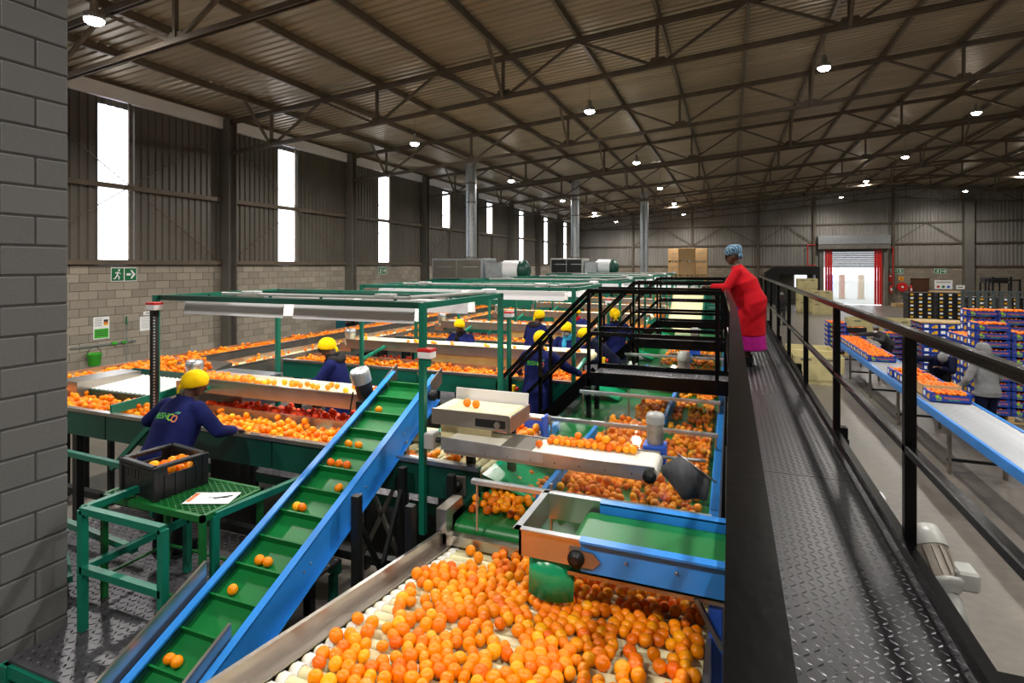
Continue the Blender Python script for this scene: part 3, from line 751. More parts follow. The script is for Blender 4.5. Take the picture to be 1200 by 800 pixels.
# ================================================================ SIDE CONVEYORS (parallel to the wall)
def side_conv(x0, x1, y0, y1, z, name, lab, dens, k):
    t = thing('belt_conveyor', lab, 'conveyor', ((x0+x1)/2, (y0+y1)/2, 0), 'long feed conveyors by the wall')
    MB().box(x0, x1, y0, y1, z-.05, z-.04).build('belt', M['cream'], t)
    MB().box(x0-.03, x0, y0, y1, z-.2, z+.04).build('side_plate', M['steel'], t)
    MB().box(x1, x1+.03, y0, y1, z-.24, z+.03).build('side_plate', M['steel_d'], t)
    MB().box(x1, x1+.05, y0, y1, z+.03, z+.04).build('edge_strip', M['steel'], t)
    for y in np.arange(y0+.5, y1, 2.4):
        for x in (x0, x1): MB().box(x-.03, x+.03, y-.03, y+.03, 0, z-.2).build('leg', M['dark'], t)
    n = int((x1-x0)*(y1-y0)/(.07**2)*dens)
    bb = []
    ys = np.linspace(y0, y1, 8)
    for a, c in zip(ys[:-1], ys[1:]): bb += bed(max(2, n//7), x0, x1, a, c, z-.04, .07, .15, 12)
    fruit_stuff('mandarin_stream', bb, f'stream of mandarins running along the {name}', sub=1)
side_conv(-9.05, -8.5, 4.6, 19.9, TZ, 'feed conveyor closest to the wall', 'long steel-sided feed conveyor closest to the blockwork wall', .62, 0)
side_conv(-7.85, -7.35, 6.2, 19.9, TZ-.03, 'second feed conveyor from the wall', 'second steel-sided feed conveyor from the blockwork wall', .18, 1)
# wide roller bed farther back
wb = thing('washing_bed', 'wide roller bed of mandarins in front of the green tunnel', 'roller bed', (-9.8, 17.5, 0))
MB().box(-11.4, -9.1, 14.5, 19.9, TZ-.1, TZ-.05).build('bed', M['belt'], wb)
for x in (-11.42, -9.12): MB().box(x, x+.04, 14.5, 19.9, TZ-.25, TZ+.08).build('side_plate', M['steel'], wb)
for x in (-11.3, -9.2):
    for y in (14.7, 19.8): MB().box(x-.04, x+.04, y-.04, y+.04, 0, TZ-.1).build('leg', M['dark'], wb)
b = bed(480, -11.3, -9.2, 15.8, 19.8, TZ-.05, .075, .3, 10)
fruit_stuff('mandarin_layer', b, 'dense layer of mandarins on the wide washing bed', sub=1)

# ================================================================ INSPECTION LIGHT FRAMES
def light_frame(k, x0, x1, y0, y1, detail):
    z = 2.87
    t = thing('light_frame', f'green tube frame with white lamp panels over the {TN[k]} sorting table', 'light frame', ((x0+x1)/2, (y0+y1)/2, TZ), 'green inspection light frames')
    sz = .05
    for y in (y0, y1): MB().bar((x0-.025, y, z), (x1+.025, y, z), sz).build('long_rail', M['dgreen' if k == 0 and y == y0 else 'green'], t)  # front rail of the nearest frame: shade painted in with the darker green
    for x in (x0, x1): MB().bar((x, y0, z), (x, y1, z), sz).build('cross_rail', M['green'], t)
    for x, y, zb in ((x0, y0-.03, 1.32), (x1, y0-.03, 1.0), (x0, y1, .66), (x1, y1, .66)):
        MB().bar((x, y, zb), (x, y, z+.025), .05, .05, (0, 1, 0)).build('post', M['green'], t)
    for x in (x0, x1):
        d = 1 if x == x0 else -1
        MB().bar((x, y0, TZ+.1), (x+.0, y0+.62, TZ+.22), .04).build('support_arm', M['teal'], t)
        MB().bar((x, y1, TZ-.25), (x, y1-.5, TZ-.25), .04).build('support_arm', M['teal'], t)
    # lamp panels: folded white reflector with a glowing tube inside
    ym = [y0+.22, y1-.35]
    for yi, y in enumerate(ym):
        n = 2
        L = (x1-x0-.5)/2
        for i in range(2):
            a = x0+.2+i*(L+.12); c = a+L
            pz = z-.04
            m = MB(); m.prism([(y-.1, pz-.13), (y-.075, pz), (y+.075, pz), (y+.1, pz-.13), (y+.094, pz-.13), (y+.069, pz-.008), (y-.069, pz-.008), (y-.094, pz-.13)], 'x', a, c)
            p = m.build('lamp_panel', M['white'], t)
            MB().tube((a+.04, y, pz-.06), (c-.04, y, pz-.06), .014, 8).build('light_tube', M['tube'], p)
            d = bpy.data.lights.new('tube_light', 'AREA'); d.shape = 'RECTANGLE'; d.size = L-.1; d.size_y = .16; d.energy = TUBE_W*(1 if k < 3 else 1.2); d.color = (1, .95, .86)
            o = bpy.data.objects.new('tube_light', d); COL.objects.link(o); o.parent = t; o.location = Vector(((a+c)/2, y, pz-.125)) - WORG[t.name]
            for xx in (a+.25, c-.25): MB().bar((xx, y, pz), (xx, y, z+.03), .02, .02, (0, 1, 0)).build('hanger', M['dgreen'], t)
    # wiring along the rails
    MB().tube((x0+.6, y0+.25, z+.04), (x1-.3, y0+.25, z+.04), .016, 8).build('conduit', M['grey'], t)
    MB().tube((x1-.3, y0+.25, z+.045), (x1-.05, y1-.1, z+.045), .018, 8).build('conduit', M['grey'], t)
    for xx in (x0+1.0, x1-.55): MB().bbox(xx-.09, xx+.09, y0+.19, y0+.31, z+.03, z+.075, .01).build('junction_box', M['grey'], t)
    MB().bbox(x1-.12, x1-.0, y1-.25, y1-.1, z+.03, z+.08, .01).build('junction_box', M['white'], t)
    for y in (y0+.22, y1-.35): MB().bar((x0, y, z), (x1, y, z), .03).build('lamp_rail', M['dgreen'], t)
    return t
for k in range(6):
    light_frame(k, -5.5, -2.35 if k == 0 else -2.0, TAB[k], TAB[k]+1.62, k < 2)

# red-capped sensor posts and switch boxes on the tables
def sensor_post(x, y, z0, z1, lab, toothed=False):
    t = thing('signal_post', lab, 'post', (x, y, z0), 'red-capped signal posts')
    MB().bar((x, y, z0), (x, y, z1-.08), .05, .06, (0, 1, 0)).build('post', M['dark'] if toothed else M['green'], t)
    if toothed:
        for i in range(int((z1-z0-.2)/.03)): MB().box(x+.026, x+.04, y-.035, y-.02, z0+.08+i*.03, z0+.095+i*.03).build('tooth', M['galv'], t)
    MB().bbox(x-.06, x+.06, y-.05, y+.05, z1-.08, z1-.025, .006).build('switch_box', M['white'], t)
    MB().bbox(x-.063, x+.063, y-.053, y+.053, z1-.027, z1, .006).build('red_cap', M['red'], t)
sensor_post(-5.43, 3.9, 1.3, 2.83, 'black toothed post with a red and white cap beside the nearest table', True)
sensor_post(-2.29, 3.93, 2.38, 2.53, 'red and white switch box on the frame post at the incline conveyor head')
sensor_post(-2.92, 7.3, 1.3, 2.55, 'green post with red and white switch box at the second table')
sensor_post(-2.2, 10.7, 1.3, 2.55, 'green post with red and white switch box at the third table')
for i, (x, y, z, lab) in enumerate(((-2.30, 3.9, 1.74, 'grey switch box on the near light frame post'), )):
    t = thing('switch_box', lab, 'switch', (x, y, z)); MB().bbox(x+.03, x+.12, y-.06, y+.06, z, z+.13, .01).build('case', M['grey'], t); MB().lathe([(.022, 0), (.022, .03), (.01, .035)], (x+.12, y, z+.07), (1, 0, 0), 10).build('push_button', M['dark'], t)
for i, (x, y, z, lab) in enumerate(((-2.86, 7.28, 1.42, 'yellow emergency stop box behind the stair of the nearest crossing'), (-1.95, 9.0, 1.6, 'yellow emergency stop box beneath the nearest crossing deck'), (-6.05, 5.0, 1.68, 'yellow emergency stop box beside the toothed post'))):
    t = thing('emergency_stop', lab, 'switch', (x, y, z)); MB().bbox(x-.045, x+.045, y-.05, y+.03, z, z+.1, .01).build('case', M['yellow'], t); MB().lathe([(.015, 0), (.015, .02), (.03, .025), (.028, .045), (.01, .05)], (x+.045, y-.01, z+.05), (1, 0, 0), 12).build('stop_button', M['red'], t)

# worker platforms between the tables
for k in range(5):
    if k == 0: x0, x1, y0, y1 = -6.0, -3.15, 2.45, 3.95
    else: x0, x1, y0, y1 = -7.1, -1.9, TAB[k]-2.2, TAB[k]-.06
    t = thing('worker_platform', ['low tread-plate platform in front of the nearest sorting table', 'low tread-plate platform between the nearest and second tables', 'low tread-plate platform between the second and third tables', 'low tread-plate platform between the third and fourth tables', 'low tread-plate platform between the fourth and fifth tables'][k], 'platform', ((x0+x1)/2, (y0+y1)/2, 0))
    p = MB().box(x0, x1, y0, y1, PLATZ-.02, PLATZ).build('deck_plate', M['tread_g'], t)
    if k < 3:
        l = MB(); tread_lugs(l, x0, x1, y0, y1, PLATZ, .05, .048, .017, .004); l.build('tread_lugs', M['tread_l'], p, kind='stuff')
    for y in (y0, y1-.05): MB().box(x0, x1, y, y+.05, PLATZ-.12, PLATZ-.02).build('edge_beam', M['green'], t)
    for x in (x0+.05, (x0+x1)/2, x1-.05):
        for y in (y0+.05, y1-.05): MB().bbox(x-.03, x+.03, y-.03, y+.03, 0, PLATZ-.12, .003).build('leg', M['green'], t)
# ================================================================ INCLINE ELEVATOR CONVEYOR
IX0, IX1 = -3.13, -2.62
def iz(y): return 2.15-.478*(4.68-y)          # top of the blue rails
IY0, IY1 = .9, 4.68
ic = thing('incline_conveyor', 'blue inclined conveyor with a green cleated belt', 'conveyor', (-2.87, 2.8, 0))
def ipoly(y0, y1, a, b): return [(y0, iz(y0)+a), (y1, iz(y1)+a), (y1, iz(y1)+b), (y0, iz(y0)+b)]
for x, s in ((IX0, 1), (IX1, -1)):
    MB().prism(ipoly(IY0, IY1, -.23, 0), 'x', x-.004, x+.004).build('side_panel', M['blue'], ic)
    a, b = (x-.004, x+.05) if s > 0 else (x-.05, x+.004)
    MB().prism(ipoly(IY0, IY1, -.006, .006), 'x', a, b).build('top_flange', M['blue'], ic)
    MB().prism(ipoly(IY1-.12, IY1+.1, -.14, .012), 'x', x-.006, x+.006).build('end_plate', M['steel'], ic)
    if s < 0:
        MB().prism(ipoly(IY0, IY1, -.24, -.23), 'x', x-.01, x+.04).build('bottom_flange', M['blue'], ic)
        for y in (1.7, 2.3, 2.9, 3.5, 4.1):
            for dy in (0, .06): MB().ball((x+.006, y+dy, iz(y+dy)-.12), .008, 8, 5).build('bolt', M['steel'], ic)
BD = -.09
bm_ = MB(); bm_.prism(ipoly(IY0, IY1-.03, BD-.008, BD), 'x', IX0+.03, IX1-.03)
bm_.tube((IX0+.03, IY1-.03, iz(IY1-.03)+BD-.05), (IX1-.03, IY1-.03, iz(IY1-.03)+BD-.05), .05, 16)
bm_.prism(ipoly(IY0, IY1-.03, BD-.105, BD-.1), 'x', IX0+.03, IX1-.03)
bm_.build('belt', M['belt'], ic)
MB().prism(ipoly(IY0, IY1-.1, BD-.02, BD+.03), 'x', IX0+.008, IX0+.03).build('belt_side_wall', M['dgreen'], ic)
MB().prism(ipoly(IY0, IY1-.1, BD-.02, BD+.03), 'x', IX1-.03, IX1-.008).build('belt_side_wall', M['dgreen'], ic)
cl = []
y = IY0+.1
while y < IY1-.05:
    z = iz(y)+BD
    MB().prism([(y, z), (y+.012, z+.005), (y-.012, z+.055), (y-.022, z+.05)], 'x', IX0+.035, IX1-.035).build('cleat', M['belt'], ic); cl.append(y); y += .2
# stands
for y in (2.2, 4.15):
    for x in (IX0+.02, IX1-.02):
        MB().bbox(x-.03, x+.03, y-.03, y+.03, 0, iz(y)-.22, .004).build('stand_leg', M['steel_d'], ic)
    MB().bar((IX0, y, .5), (IX1, y, iz(y)-.4), .03).build('stand_brace', M['steel_d'], ic)
    MB().bar((IX1, y, .5), (IX0, y, iz(y)-.4), .03).build('stand_brace', M['steel_d'], ic)
# steel hopper cheeks at the foot
MB().prism(ipoly(IY0, 2.62, -.12, .12), 'x', IX0-.05, IX0-.03).build('hopper_cheek', M['steel'], ic)
MB().prism(ipoly(IY0, 2.38, -.09, .09), 'x', IX1-.075, IX1-.055).build('hopper_cheek', M['steel'], ic)
# head motor
hm = Vector((IX0-.14, 4.42, iz(4.42)+.02)); ax = Vector((-.12, -.25, .95)).normalized()
MB().lathe([(.075, -.22), (.08, -.2), (.08, .05)], hm, ax, 18).build('motor_body', M['dark'], ic)
MB().lathe([(.092, .04), (.094, .15), (.08, .175), (.02, .18)], hm, ax, 18).build('motor_cowl', M['galv'], ic)
MB().box(IX0-.1, IX0, 4.25, 4.5, iz(4.3)-.2, iz(4.3)-.03).build('gearbox', M['dark'], ic)
MB().path([hm+Vector((-.08, -.05, -.05)), hm+Vector((-.1, -.08, -.25)), hm+Vector((0, -.05, -.45))], .008).build('cable', M['dark'], ic)
MB().lathe([(.05, 0), (.05, .05), (.02, .06)], (IX1+.006, 4.55, iz(4.55)-.1), (1, 0, 0), 14).build('bearing', M['dark'], ic)
# fruit carried by the cleats (placed with the individual fruit below)
ind_spots = []
for y, xs in ((4.7-.03, ()),):
    pass
for i, xs in ((16, (-2.98,)), (14, (-3.0, -2.9)), (13, (-3.02, -2.94, -2.86)), (11, (-3.0, -2.95)), (12, (-2.78,)), (9, (-2.95, -2.88)), (8, (-2.97,)), (6, (-3.01, -2.95)), (5, (-2.86,)), (3, (-3.0,)), (1, (-2.98,))):
    if i < len(cl):
        y = cl[i]+.052; 
        for x in xs: ind_spots.append((x, y, iz(y)+BD+.033, .034))

# ================================================================ NEAR ROLLER TABLE WITH FRUIT
NX0, NX1, NY0, NY1 = -1.9, -.1, 1.35, 3.66
def nz(y): return 1.2+(3.66-y)*.13
nt_ = thing('roller_table', 'sloping roller table full of mandarins with steel side boards', 'roller table', (-1, 2.5, 0))
for x, h in ((NX0, .10), (NX1, .06)):
    MB().prism([(NY0, nz(NY0)-.12), (NY1, nz(NY1)-.12), (NY1, nz(NY1)+h), (NY0, nz(NY0)+h)], 'x', x-.012, x+.012).build('side_board', M['steel'], nt_)
MB().prism([(NY0, nz(NY0)+.0), (NY1, nz(NY1)+.0), (NY1, nz(NY1)+.012), (NY0, nz(NY0)+.012)], 'x', NX0+.0, NX0+.075).build('guide_strip', M['steel'], nt_)
MB().prism([(NY0, nz(NY0)-.14), (NY1, nz(NY1)-.14), (NY1, nz(NY1)-.12), (NY0, nz(NY0)-.12)], 'x', NX0, NX1).build('bed_pan', M['dark'], nt_)
MB().box(NX0, NX1, NY1-.01, NY1+.01, nz(NY1)-.1, nz(NY1)+.02).build('end_plate', M['steel'], nt_)
rm = roller_mesh(NX1-NX0-.1, .03, 'x', 'roller', 14)
y = NY0+.05
while y < NY1-.04:
    put('roller', rm, ((NX0+NX1)/2+.03, y, nz(y)-.03), nt_); 
    MB().lathe([(.033, 0), (.035, .004), (.035, .04), (.028, .048), (.01, .05)], (NX0+.135, y, nz(y)-.026), (-1, 0, 0), 12).build('roller_cap', M['roller_w'], nt_)
    y += .078
for x in (NX0+.05, NX1-.05):
    for y in (1.5, 3.5): MB().bbox(x-.04, x+.04, y-.04, y+.04, 0, nz(y)-.14, .004).build('leg', M['dgreen'], nt_)
# individual mandarins: a moving carpet, thinner towards the far left corner
def okd(x, y):
    if x < -1.45 and y > 3.05+(x+1.9)*.3: return random.random() < .12
    if x < -1.72: return random.random() < .35
    return True
P = pack(760, NX0+.12, NX1-.05, 1.45, 3.6, .064, 60)
cand = [(x, y, nz(y)+.028, .033*random.uniform(.85, 1.15)) for x, y in P if okd(x, y)]
cand = [c for c in cand if random.random() < .95]
vis = sorted(cand, key=lambda c: c[1])
fm = []
for i in range(4):
    b = MB(); prof = []
    K = 14
    for j in range(K+1):
        t = math.pi*j/K; r = math.sin(t); h = -math.cos(t)*(.84+.05*i/2)
        h -= .10*math.exp(-(r/.22)**2)*(1 if h > 0 else -1)
        prof.append((max(r, .004), h))
    b.lathe(prof, (0,0,0), (0,0,1), 18); fm.append(b.mesh('mandarin', M['fruit']))
n_ind = 0
mand_lab = 'bright orange mandarin on the near roller table'
# the 300 largest in view: those on this table within the frame, nearest first
def proj(x, y, z):
    c, s = math.cos(R(YAW)), math.sin(R(YAW)); w = y*c-x*s
    return 600+650*(x*c+y*s)/w, 311-650*(z-CAM_H)/w, w
inview = [c for c in vis if (lambda p: -10 < p[0] < 1210 and p[1] < 815)(proj(*c[:3]))]
inview.sort(key=lambda c: proj(*c[:3])[2])
LIM = 285
for c in inview[:LIM]:
    o = put('mandarin', random.choice(fm), c[:3], None, (random.uniform(0, 6.3), random.uniform(-.6, .6), random.uniform(0, 6.3)), (c[3],)*3)
    tag(o, mand_lab, 'mandarin', 'mandarins on the near roller table')
rest_f = inview[LIM:]+[c for c in vis if c not in inview]
if rest_f: fruit_stuff('mandarin_layer', rest_f, 'mandarins at the far end and hidden edges of the near roller table', sub=3)
for c in ind_spots:
    o = put('mandarin', random.choice(fm), c[:3], None, (random.uniform(0, 6.3), random.uniform(-.6, .6), random.uniform(0, 6.3)), (c[3],)*3)
    tag(o, 'mandarin riding up the green cleated belt', 'mandarin', 'mandarins on the incline conveyor')

# ================================================================ CROSS BELT WITH STEEL HOPPER (over the roller table)
cb = thing('cross_conveyor', 'blue-sided green belt conveyor with a steel hopper end', 'conveyor', (-.5, 3.1, 0))
CZ = 1.75
for y0, y1 in ((2.87, 2.9), (3.34, 3.37)):
    MB().box(-.74, -.02, y0, y1, CZ-.17, CZ).build('side_panel', M['blue'], cb)
    MB().box(-.74, -.02, y0-.03 if y0 < 3 else y0, y1 if y0 < 3 else y1+.03, CZ-.008, CZ+.004).build('top_flange', M['blue'], cb)
m = MB(); m.box(-.78, -.02, 2.92, 3.32, CZ-.06, CZ-.05); m.tube((-.78, 2.92, CZ-.095), (-.78, 3.32, CZ-.095), .045, 18); m.box(-.78, -.02, 2.92, 3.32, CZ-.145, CZ-.138); m.build('belt', M['belt'], cb)
h = MB()
for a in ((-1.09, -.74, 2.87, 2.885), (-1.09, -.74, 3.355, 3.37)): h.box(a[0], a[1], a[2], a[3], CZ-.15, CZ)
h.box(-1.09, -1.075, 2.87, 3.37, CZ-.15, CZ)
h.build('hopper', M['steel'], cb)
l = MB(); l.box(-1.11, -.74, 2.845, 2.885, CZ, CZ+.008); l.box(-1.11, -.74, 3.355, 3.395, CZ, CZ+.008); l.box(-1.115, -1.075, 2.845, 3.395, CZ, CZ+.008); l.build('hopper_lip', M['galv'], cb)
# curved green rubber flap under the hopper
fl_ = MB(); n = 14; pr = []
for i in range(n+1):
    t = i/n; ang = math.pi*t
    pr.append((-1.05+.26*t, 2.905+.03-.05*math.sin(ang)))
V = [(x, y, CZ-.14) for x, y in pr]+[(x, y-.02, CZ-.37) for x, y in pr]
fl_.add(V, [(i, i+1, n+2+i, n+1+i) for i in range(n)], True)
o = fl_.build('rubber_flap', M['belt2'], cb); md = o.modifiers.new('thickness', 'SOLIDIFY'); md.thickness = .006
m = MB(); m.quad((-1.07, 2.95, CZ-.14), (-.8, 2.95, CZ-.14), (-.75, 3.3, CZ-.22), (-1.07, 3.3, CZ-.22)); o = m.build('chute_floor', M['belt'], cb); md = o.modifiers.new('thickness', 'SOLIDIFY'); md.thickness = .008
MB().lathe([(.03, 0), (.045, .004), (.045, .03), (.02, .035), (.018, .05)], (-.76, 2.87, CZ-.1), (0, -1, 0), 16).build('bearing', M['dark'], cb)
MB().prism([(-.8, CZ-.14), (-.67, CZ-.14), (-.63, CZ-.1), (-.67, CZ-.06), (-.8, CZ-.05)], 'y', 2.855, 2.868).build('bearing_plate', M['steel_d'], cb)
for x in (-.5, -.25):
    MB().ball((x, 2.866, CZ-.08), .009, 8, 5).build('bolt', M['steel'], cb)
MB().box(-.82, -.02, 2.9, 3.34, CZ-.22, CZ-.2).build('drip_tray', M['steel'], cb)
for y in (2.95, 3.3): MB().box(-.1, -.04, y-.03, y+.03, 0, CZ-.22).build('leg', M['dblue'], cb)
MB().bar((-.16, 2.9, CZ-.2), (-.04, 2.9, CZ-.42), .04, .02).build('strut', M['steel_d'], cb)

# ================================================================ SIZING BELTS
SZ = 1.36
sb = thing('sizing_belt', 'wide green sizing belt with blue lane dividers beside the walkway', 'conveyor', (-.95, 10, 0))
SY0, SY1 = 3.62, 15.7
m = MB(); m.box(-1.85, -.12, SY0, SY1, SZ-.012, SZ); m.tube((-1.85, SY0, SZ-.07), (-.12, SY0, SZ-.07), .07, 18); m.build('belt', M['belt'], sb)
MB().box(-.13, -.07, SY0-.1, SY1, SZ-.15, SZ+.22).build('side_panel', M['blue'], sb)
MB().box(-1.9, -1.86, SY0-.06, SY1, SZ-.2, SZ+.05).build('side_panel', M['dgreen'], sb)
e = MB(); e.box(-1.92, -1.07, SY0-.16, SY0-.09, SZ-.12, SZ-.05); e.box(-1.94, -1.86, SY0-.16, SY0+.1, SZ-.12, SZ+.12); e.build('front_lip', M['steel'], sb)
for x, segs in ((-1.36, ((4.0, 5.95), (9.2, 10.0))), (-.71, ((6.6, 8.3), (10.6, 12))), (-1.8, ((5.2, 6.0),))):
    for a, b in segs: MB().box(x-.02, x+.02, a, b, SZ+.005, SZ+.1).build('lane_divider', M['blue'], sb)
for y in (4.3, 7.3, 10.6, 14):
    for x in (-1.86, -.1): MB().box(x-.04, x+.04, y-.04, y+.04, 0, SZ-.14).build('leg', M['dark'], sb)
# guard bars with acrylic sheets
GB = [3.5, 5.22, 6.48, 8.2, 9.5, 11.4]
for i, y in enumerate(GB):
    t = thing('guard_bar', f'{ORD[i]} steel guard bar across the sizing belt from the camera', 'bar', (-.9, y, 1.6), 'steel guard bars over the sizing belt')
    MB().bbox(-1.68, -.1, y-.02, y+.02, 1.68, 1.715, .004).build('bar', M['galv'], t)
    for x in (-1.64, -1.1, -.12): MB().tube((x, y, SZ+.0), (x, y, 1.76 if x == -1.1 else 1.69), .009, 8).build('stay', M['steel'], t)
for i, (a, b) in enumerate(((3.54, 5.18), (5.26, 6.44), (8.24, 9.46))):
    MB().box(-1.62, -.14, a, b, 1.69, 1.695).build('guard_pane', M['glass'], sb)
# fruit on the sizing belts
b = bed(210, -1.33, -.18, 3.75, 5.0, SZ, .07, .1) + bed(64, -1.83, -1.38, 3.7, 4.6, SZ, .07, .2)
b += bed(150, -1.3, -.75, 5.2, 6.5, SZ, .07, .35)+bed(120, -.68, -.16, 5.0, 6.7, SZ, .07, .15)
b += bed(90, -.67, -.16, 6.7, 8.4, SZ, .07)+bed(70, -1.1, -.73, 6.6, 7.6, SZ, .07, .2)
fruit_stuff('mandarin_stream', b, 'mandarins scattered over the near lanes of the green sizing belt', rand_mat('lane_peel', ['#f68600', '#fb9c04', '#e46a04', '#fdae0c', '#d65804', '#f89000'], .3, 'island', .12, 170, .4))
b = bed(220, -1.0, -.16, 8.3, 10.4, SZ, .07, .1)+bed(260, -1.25, -.16, 10.5, 13.2, SZ, .07)
fruit_stuff('mandarin_stream', b, 'mandarins on the far lanes of the green sizing belt', sub=1)
# chutes from the tables down to the sizing belt
for k in range(4):
    yf = TAB[k]
    t = thing('drop_chute', f'folded green chute at the tail of the {TN[k]} sorting table', 'chute', (-1.6, yf+.3, SZ), 'green drop chutes')
    m = MB(); m.prism([(-1.84, TZ-.08), (-1.4, SZ+.02), (-1.4, SZ+.04), (-1.84, TZ-.06)], 'y', yf+.02, yf+.56); m.build('chute_floor', M['belt2'], t)
    m = MB(); m.prism([(-1.84, TZ-.08), (-1.35, SZ+.02), (-1.3, SZ+.2), (-1.7, TZ+.05)], 'y', yf+.56, yf+.575); m.build('chute_cheek', M['belt'], t)
    m = MB(); m.prism([(-1.84, TZ-.2), (-1.45, SZ+.0), (-1.6, SZ+.0), (-1.84, TZ-.3)], 'y', yf+.0, yf+.015); m.build('chute_cheek', M['belt'], t)

# white cross belt over the sizing lanes, with motor and rubber curtain
wc = thing('cross_conveyor', 'white belt conveyor with steel sides reaching over the sizing belt', 'conveyor', (-1.6, 3.95, 0))
VZ = 1.85
m = MB(); m.box(-2.05, -.5, 3.8, 4.1, VZ-.012, VZ); m.tube((-.5, 3.8, VZ-.05), (-.5, 4.1, VZ-.05), .05, 16); m.box(-2.05, -.5, 3.8, 4.1, VZ-.1, VZ-.09); m.build('belt', M['white_belt'], wc)
MB().box(-2.05, -.47, 3.77, 3.79, VZ-.085, VZ+.008).build('side_plate', M['steel'], wc)
MB().box(-2.05, -.47, 4.11, 4.13, VZ-.1, VZ+.008).build('side_plate', M['steel'], wc)
MB().prism([(-2.07, VZ-.06), (-1.25, VZ-.06), (-1.25, VZ+.012), (-2.07, VZ+.035)], 'y', 3.765, 3.775).build('guide_board', M['galv'], wc)
MB().box(-1.6, -1.35, 3.8, 4.1, VZ, VZ+.004).build('belt_patch', M['taupe'], wc)
MB().lathe([(.02, 0), (.045, .003), (.045, .025), (.02, .03), (.016, .045)], (-.5, 3.77, VZ-.05), (0, -1, 0), 16).build('bearing', M['dark'], wc)
for x in np.arange(-1.7, -.6, .18): MB().ball((x, 3.768, VZ-.05), .006, 6, 4).build('rivet', M['dark'], wc)
MB().lathe([(.055, 0), (.06, .01), (.06, .15)], (-.52, 4.22, VZ+.03), (0, 0, 1), 18).build('motor_body', M['mgrey'], wc)
MB().lathe([(.066, .15), (.068, .2), (.058, .225), (.01, .23)], (-.52, 4.22, VZ+.03), (0, 0, 1), 18).build('motor_cowl', M['grey'], wc)
MB().box(-.6, -.44, 4.14, 4.3, VZ-.1, VZ+.03).build('gearbox', M['dblue'], wc)
cu = MB(); n = 10; V = []
for i in range(n+1):
    t = i/n; A, B, C = (Vector((-.43, 3.80, 1.86)), Vector((-.31, 3.83, 1.945)), Vector((-.12, 3.87, 1.80))); D, E, F = (Vector((-.42, 3.79, 1.81)), Vector((-.29, 3.80, 1.665)), Vector((-.14, 3.85, 1.665)))
    g = lambda a, b, c: a.lerp(b, t*2.5) if t < .4 else b.lerp(c, (t-.4)/.6)
    V += [tuple(g(A, B, C)+Vector((0, .008*math.sin(t*9), 0))), tuple(g(D, E, F)+Vector((0, .014*math.sin(t*11), 0)))]
cu.add(V, [(2*i, 2*i+2, 2*i+3, 2*i+1) for i in range(n)], True)
o = cu.build('rubber_curtain', M['rubber'], wc); md = o.modifiers.new('thickness', 'SOLIDIFY'); md.thickness = .005
MB().tube((-.33, 3.825, 1.955), (-.085, 3.878, 1.775), .006, 8).build('curtain_rod', M['steel'], wc)
MB().tube((-.45, 4.03, VZ+.0), (-.16, 4.06, VZ+.0), .012, 8).build('spray_bar', M['galv'], wc)
for x in (-1.97,): MB().box(x-.03, x+.03, 4.06, 4.12, 0, VZ-.11).build('leg', M['dark'], wc)
b = bed(34, -1.3, -.62, 3.98, 4.11, VZ, .06, .15)+[(-1.32, 3.9, VZ+.03, .03)]
fruit_stuff('mandarin_row', b, 'row of small mandarins along the white belt above the sizing lanes')

# cream transfer belt at the incline head
tr = thing('transfer_conveyor', 'short cream belt conveyor with white guard at the incline head', 'conveyor', (-2.1, 4.15, 0))
UZ = 2.04
m = MB(); m.box(-2.24, -1.6, 3.95, 4.32, UZ-.012, UZ); m.tube((-1.62, 3.95, UZ-.045), (-1.62, 4.32, UZ-.045), .045, 14); m.build('belt', M['cream'], tr)
MB().box(-2.24, -1.57, 3.92, 3.94, UZ-.11, UZ+.012).build('side_plate', M['steel'], tr)
MB().prism([(4.33, UZ-.1), (4.345, UZ-.1), (4.37, UZ+.09), (4.355, UZ+.09)], 'x', -2.24, -1.57).build('back_guard', M['white'], tr)
MB().box(-1.575, -1.56, 3.92, 4.37, UZ-.12, UZ+.0).build('end_plate', M['steel'], tr)
MB().box(-1.85, -1.6, 3.912, 3.92, UZ-.09, UZ-.03).build('slot_plate', M['dark'], tr)
MB().lathe([(.025, 0), (.025, .015)], (-1.66, 3.912, UZ-.06), (0, -1, 0), 12).build('tension_nut', M['steel'], tr)
MB().box(-2.2, -1.75, 4.0, 4.03, UZ-.3, UZ-.1).build('skirt_board', M['cream'], tr)
for x in (-2.2, -1.7): MB().box(x-.03, x+.03, 4.28, 4.34, 0, UZ-.1).build('leg', M['dark'], tr)
MB().bar((-2.33, 3.97, 1.72), (-1.86, 4.35, 1.9), .045).build('support_arm', M['teal'], tr)
for i, c in enumerate(((-2.02, 4.12), (-1.93, 4.1))):
    o = put('mandarin', fm[i % 4], (c[0], c[1], UZ+.031), None, (1, .2, i), (.034,)*3); tag(o, 'small mandarin on the short cream transfer belt', 'mandarin', 'mandarins on the transfer belt')
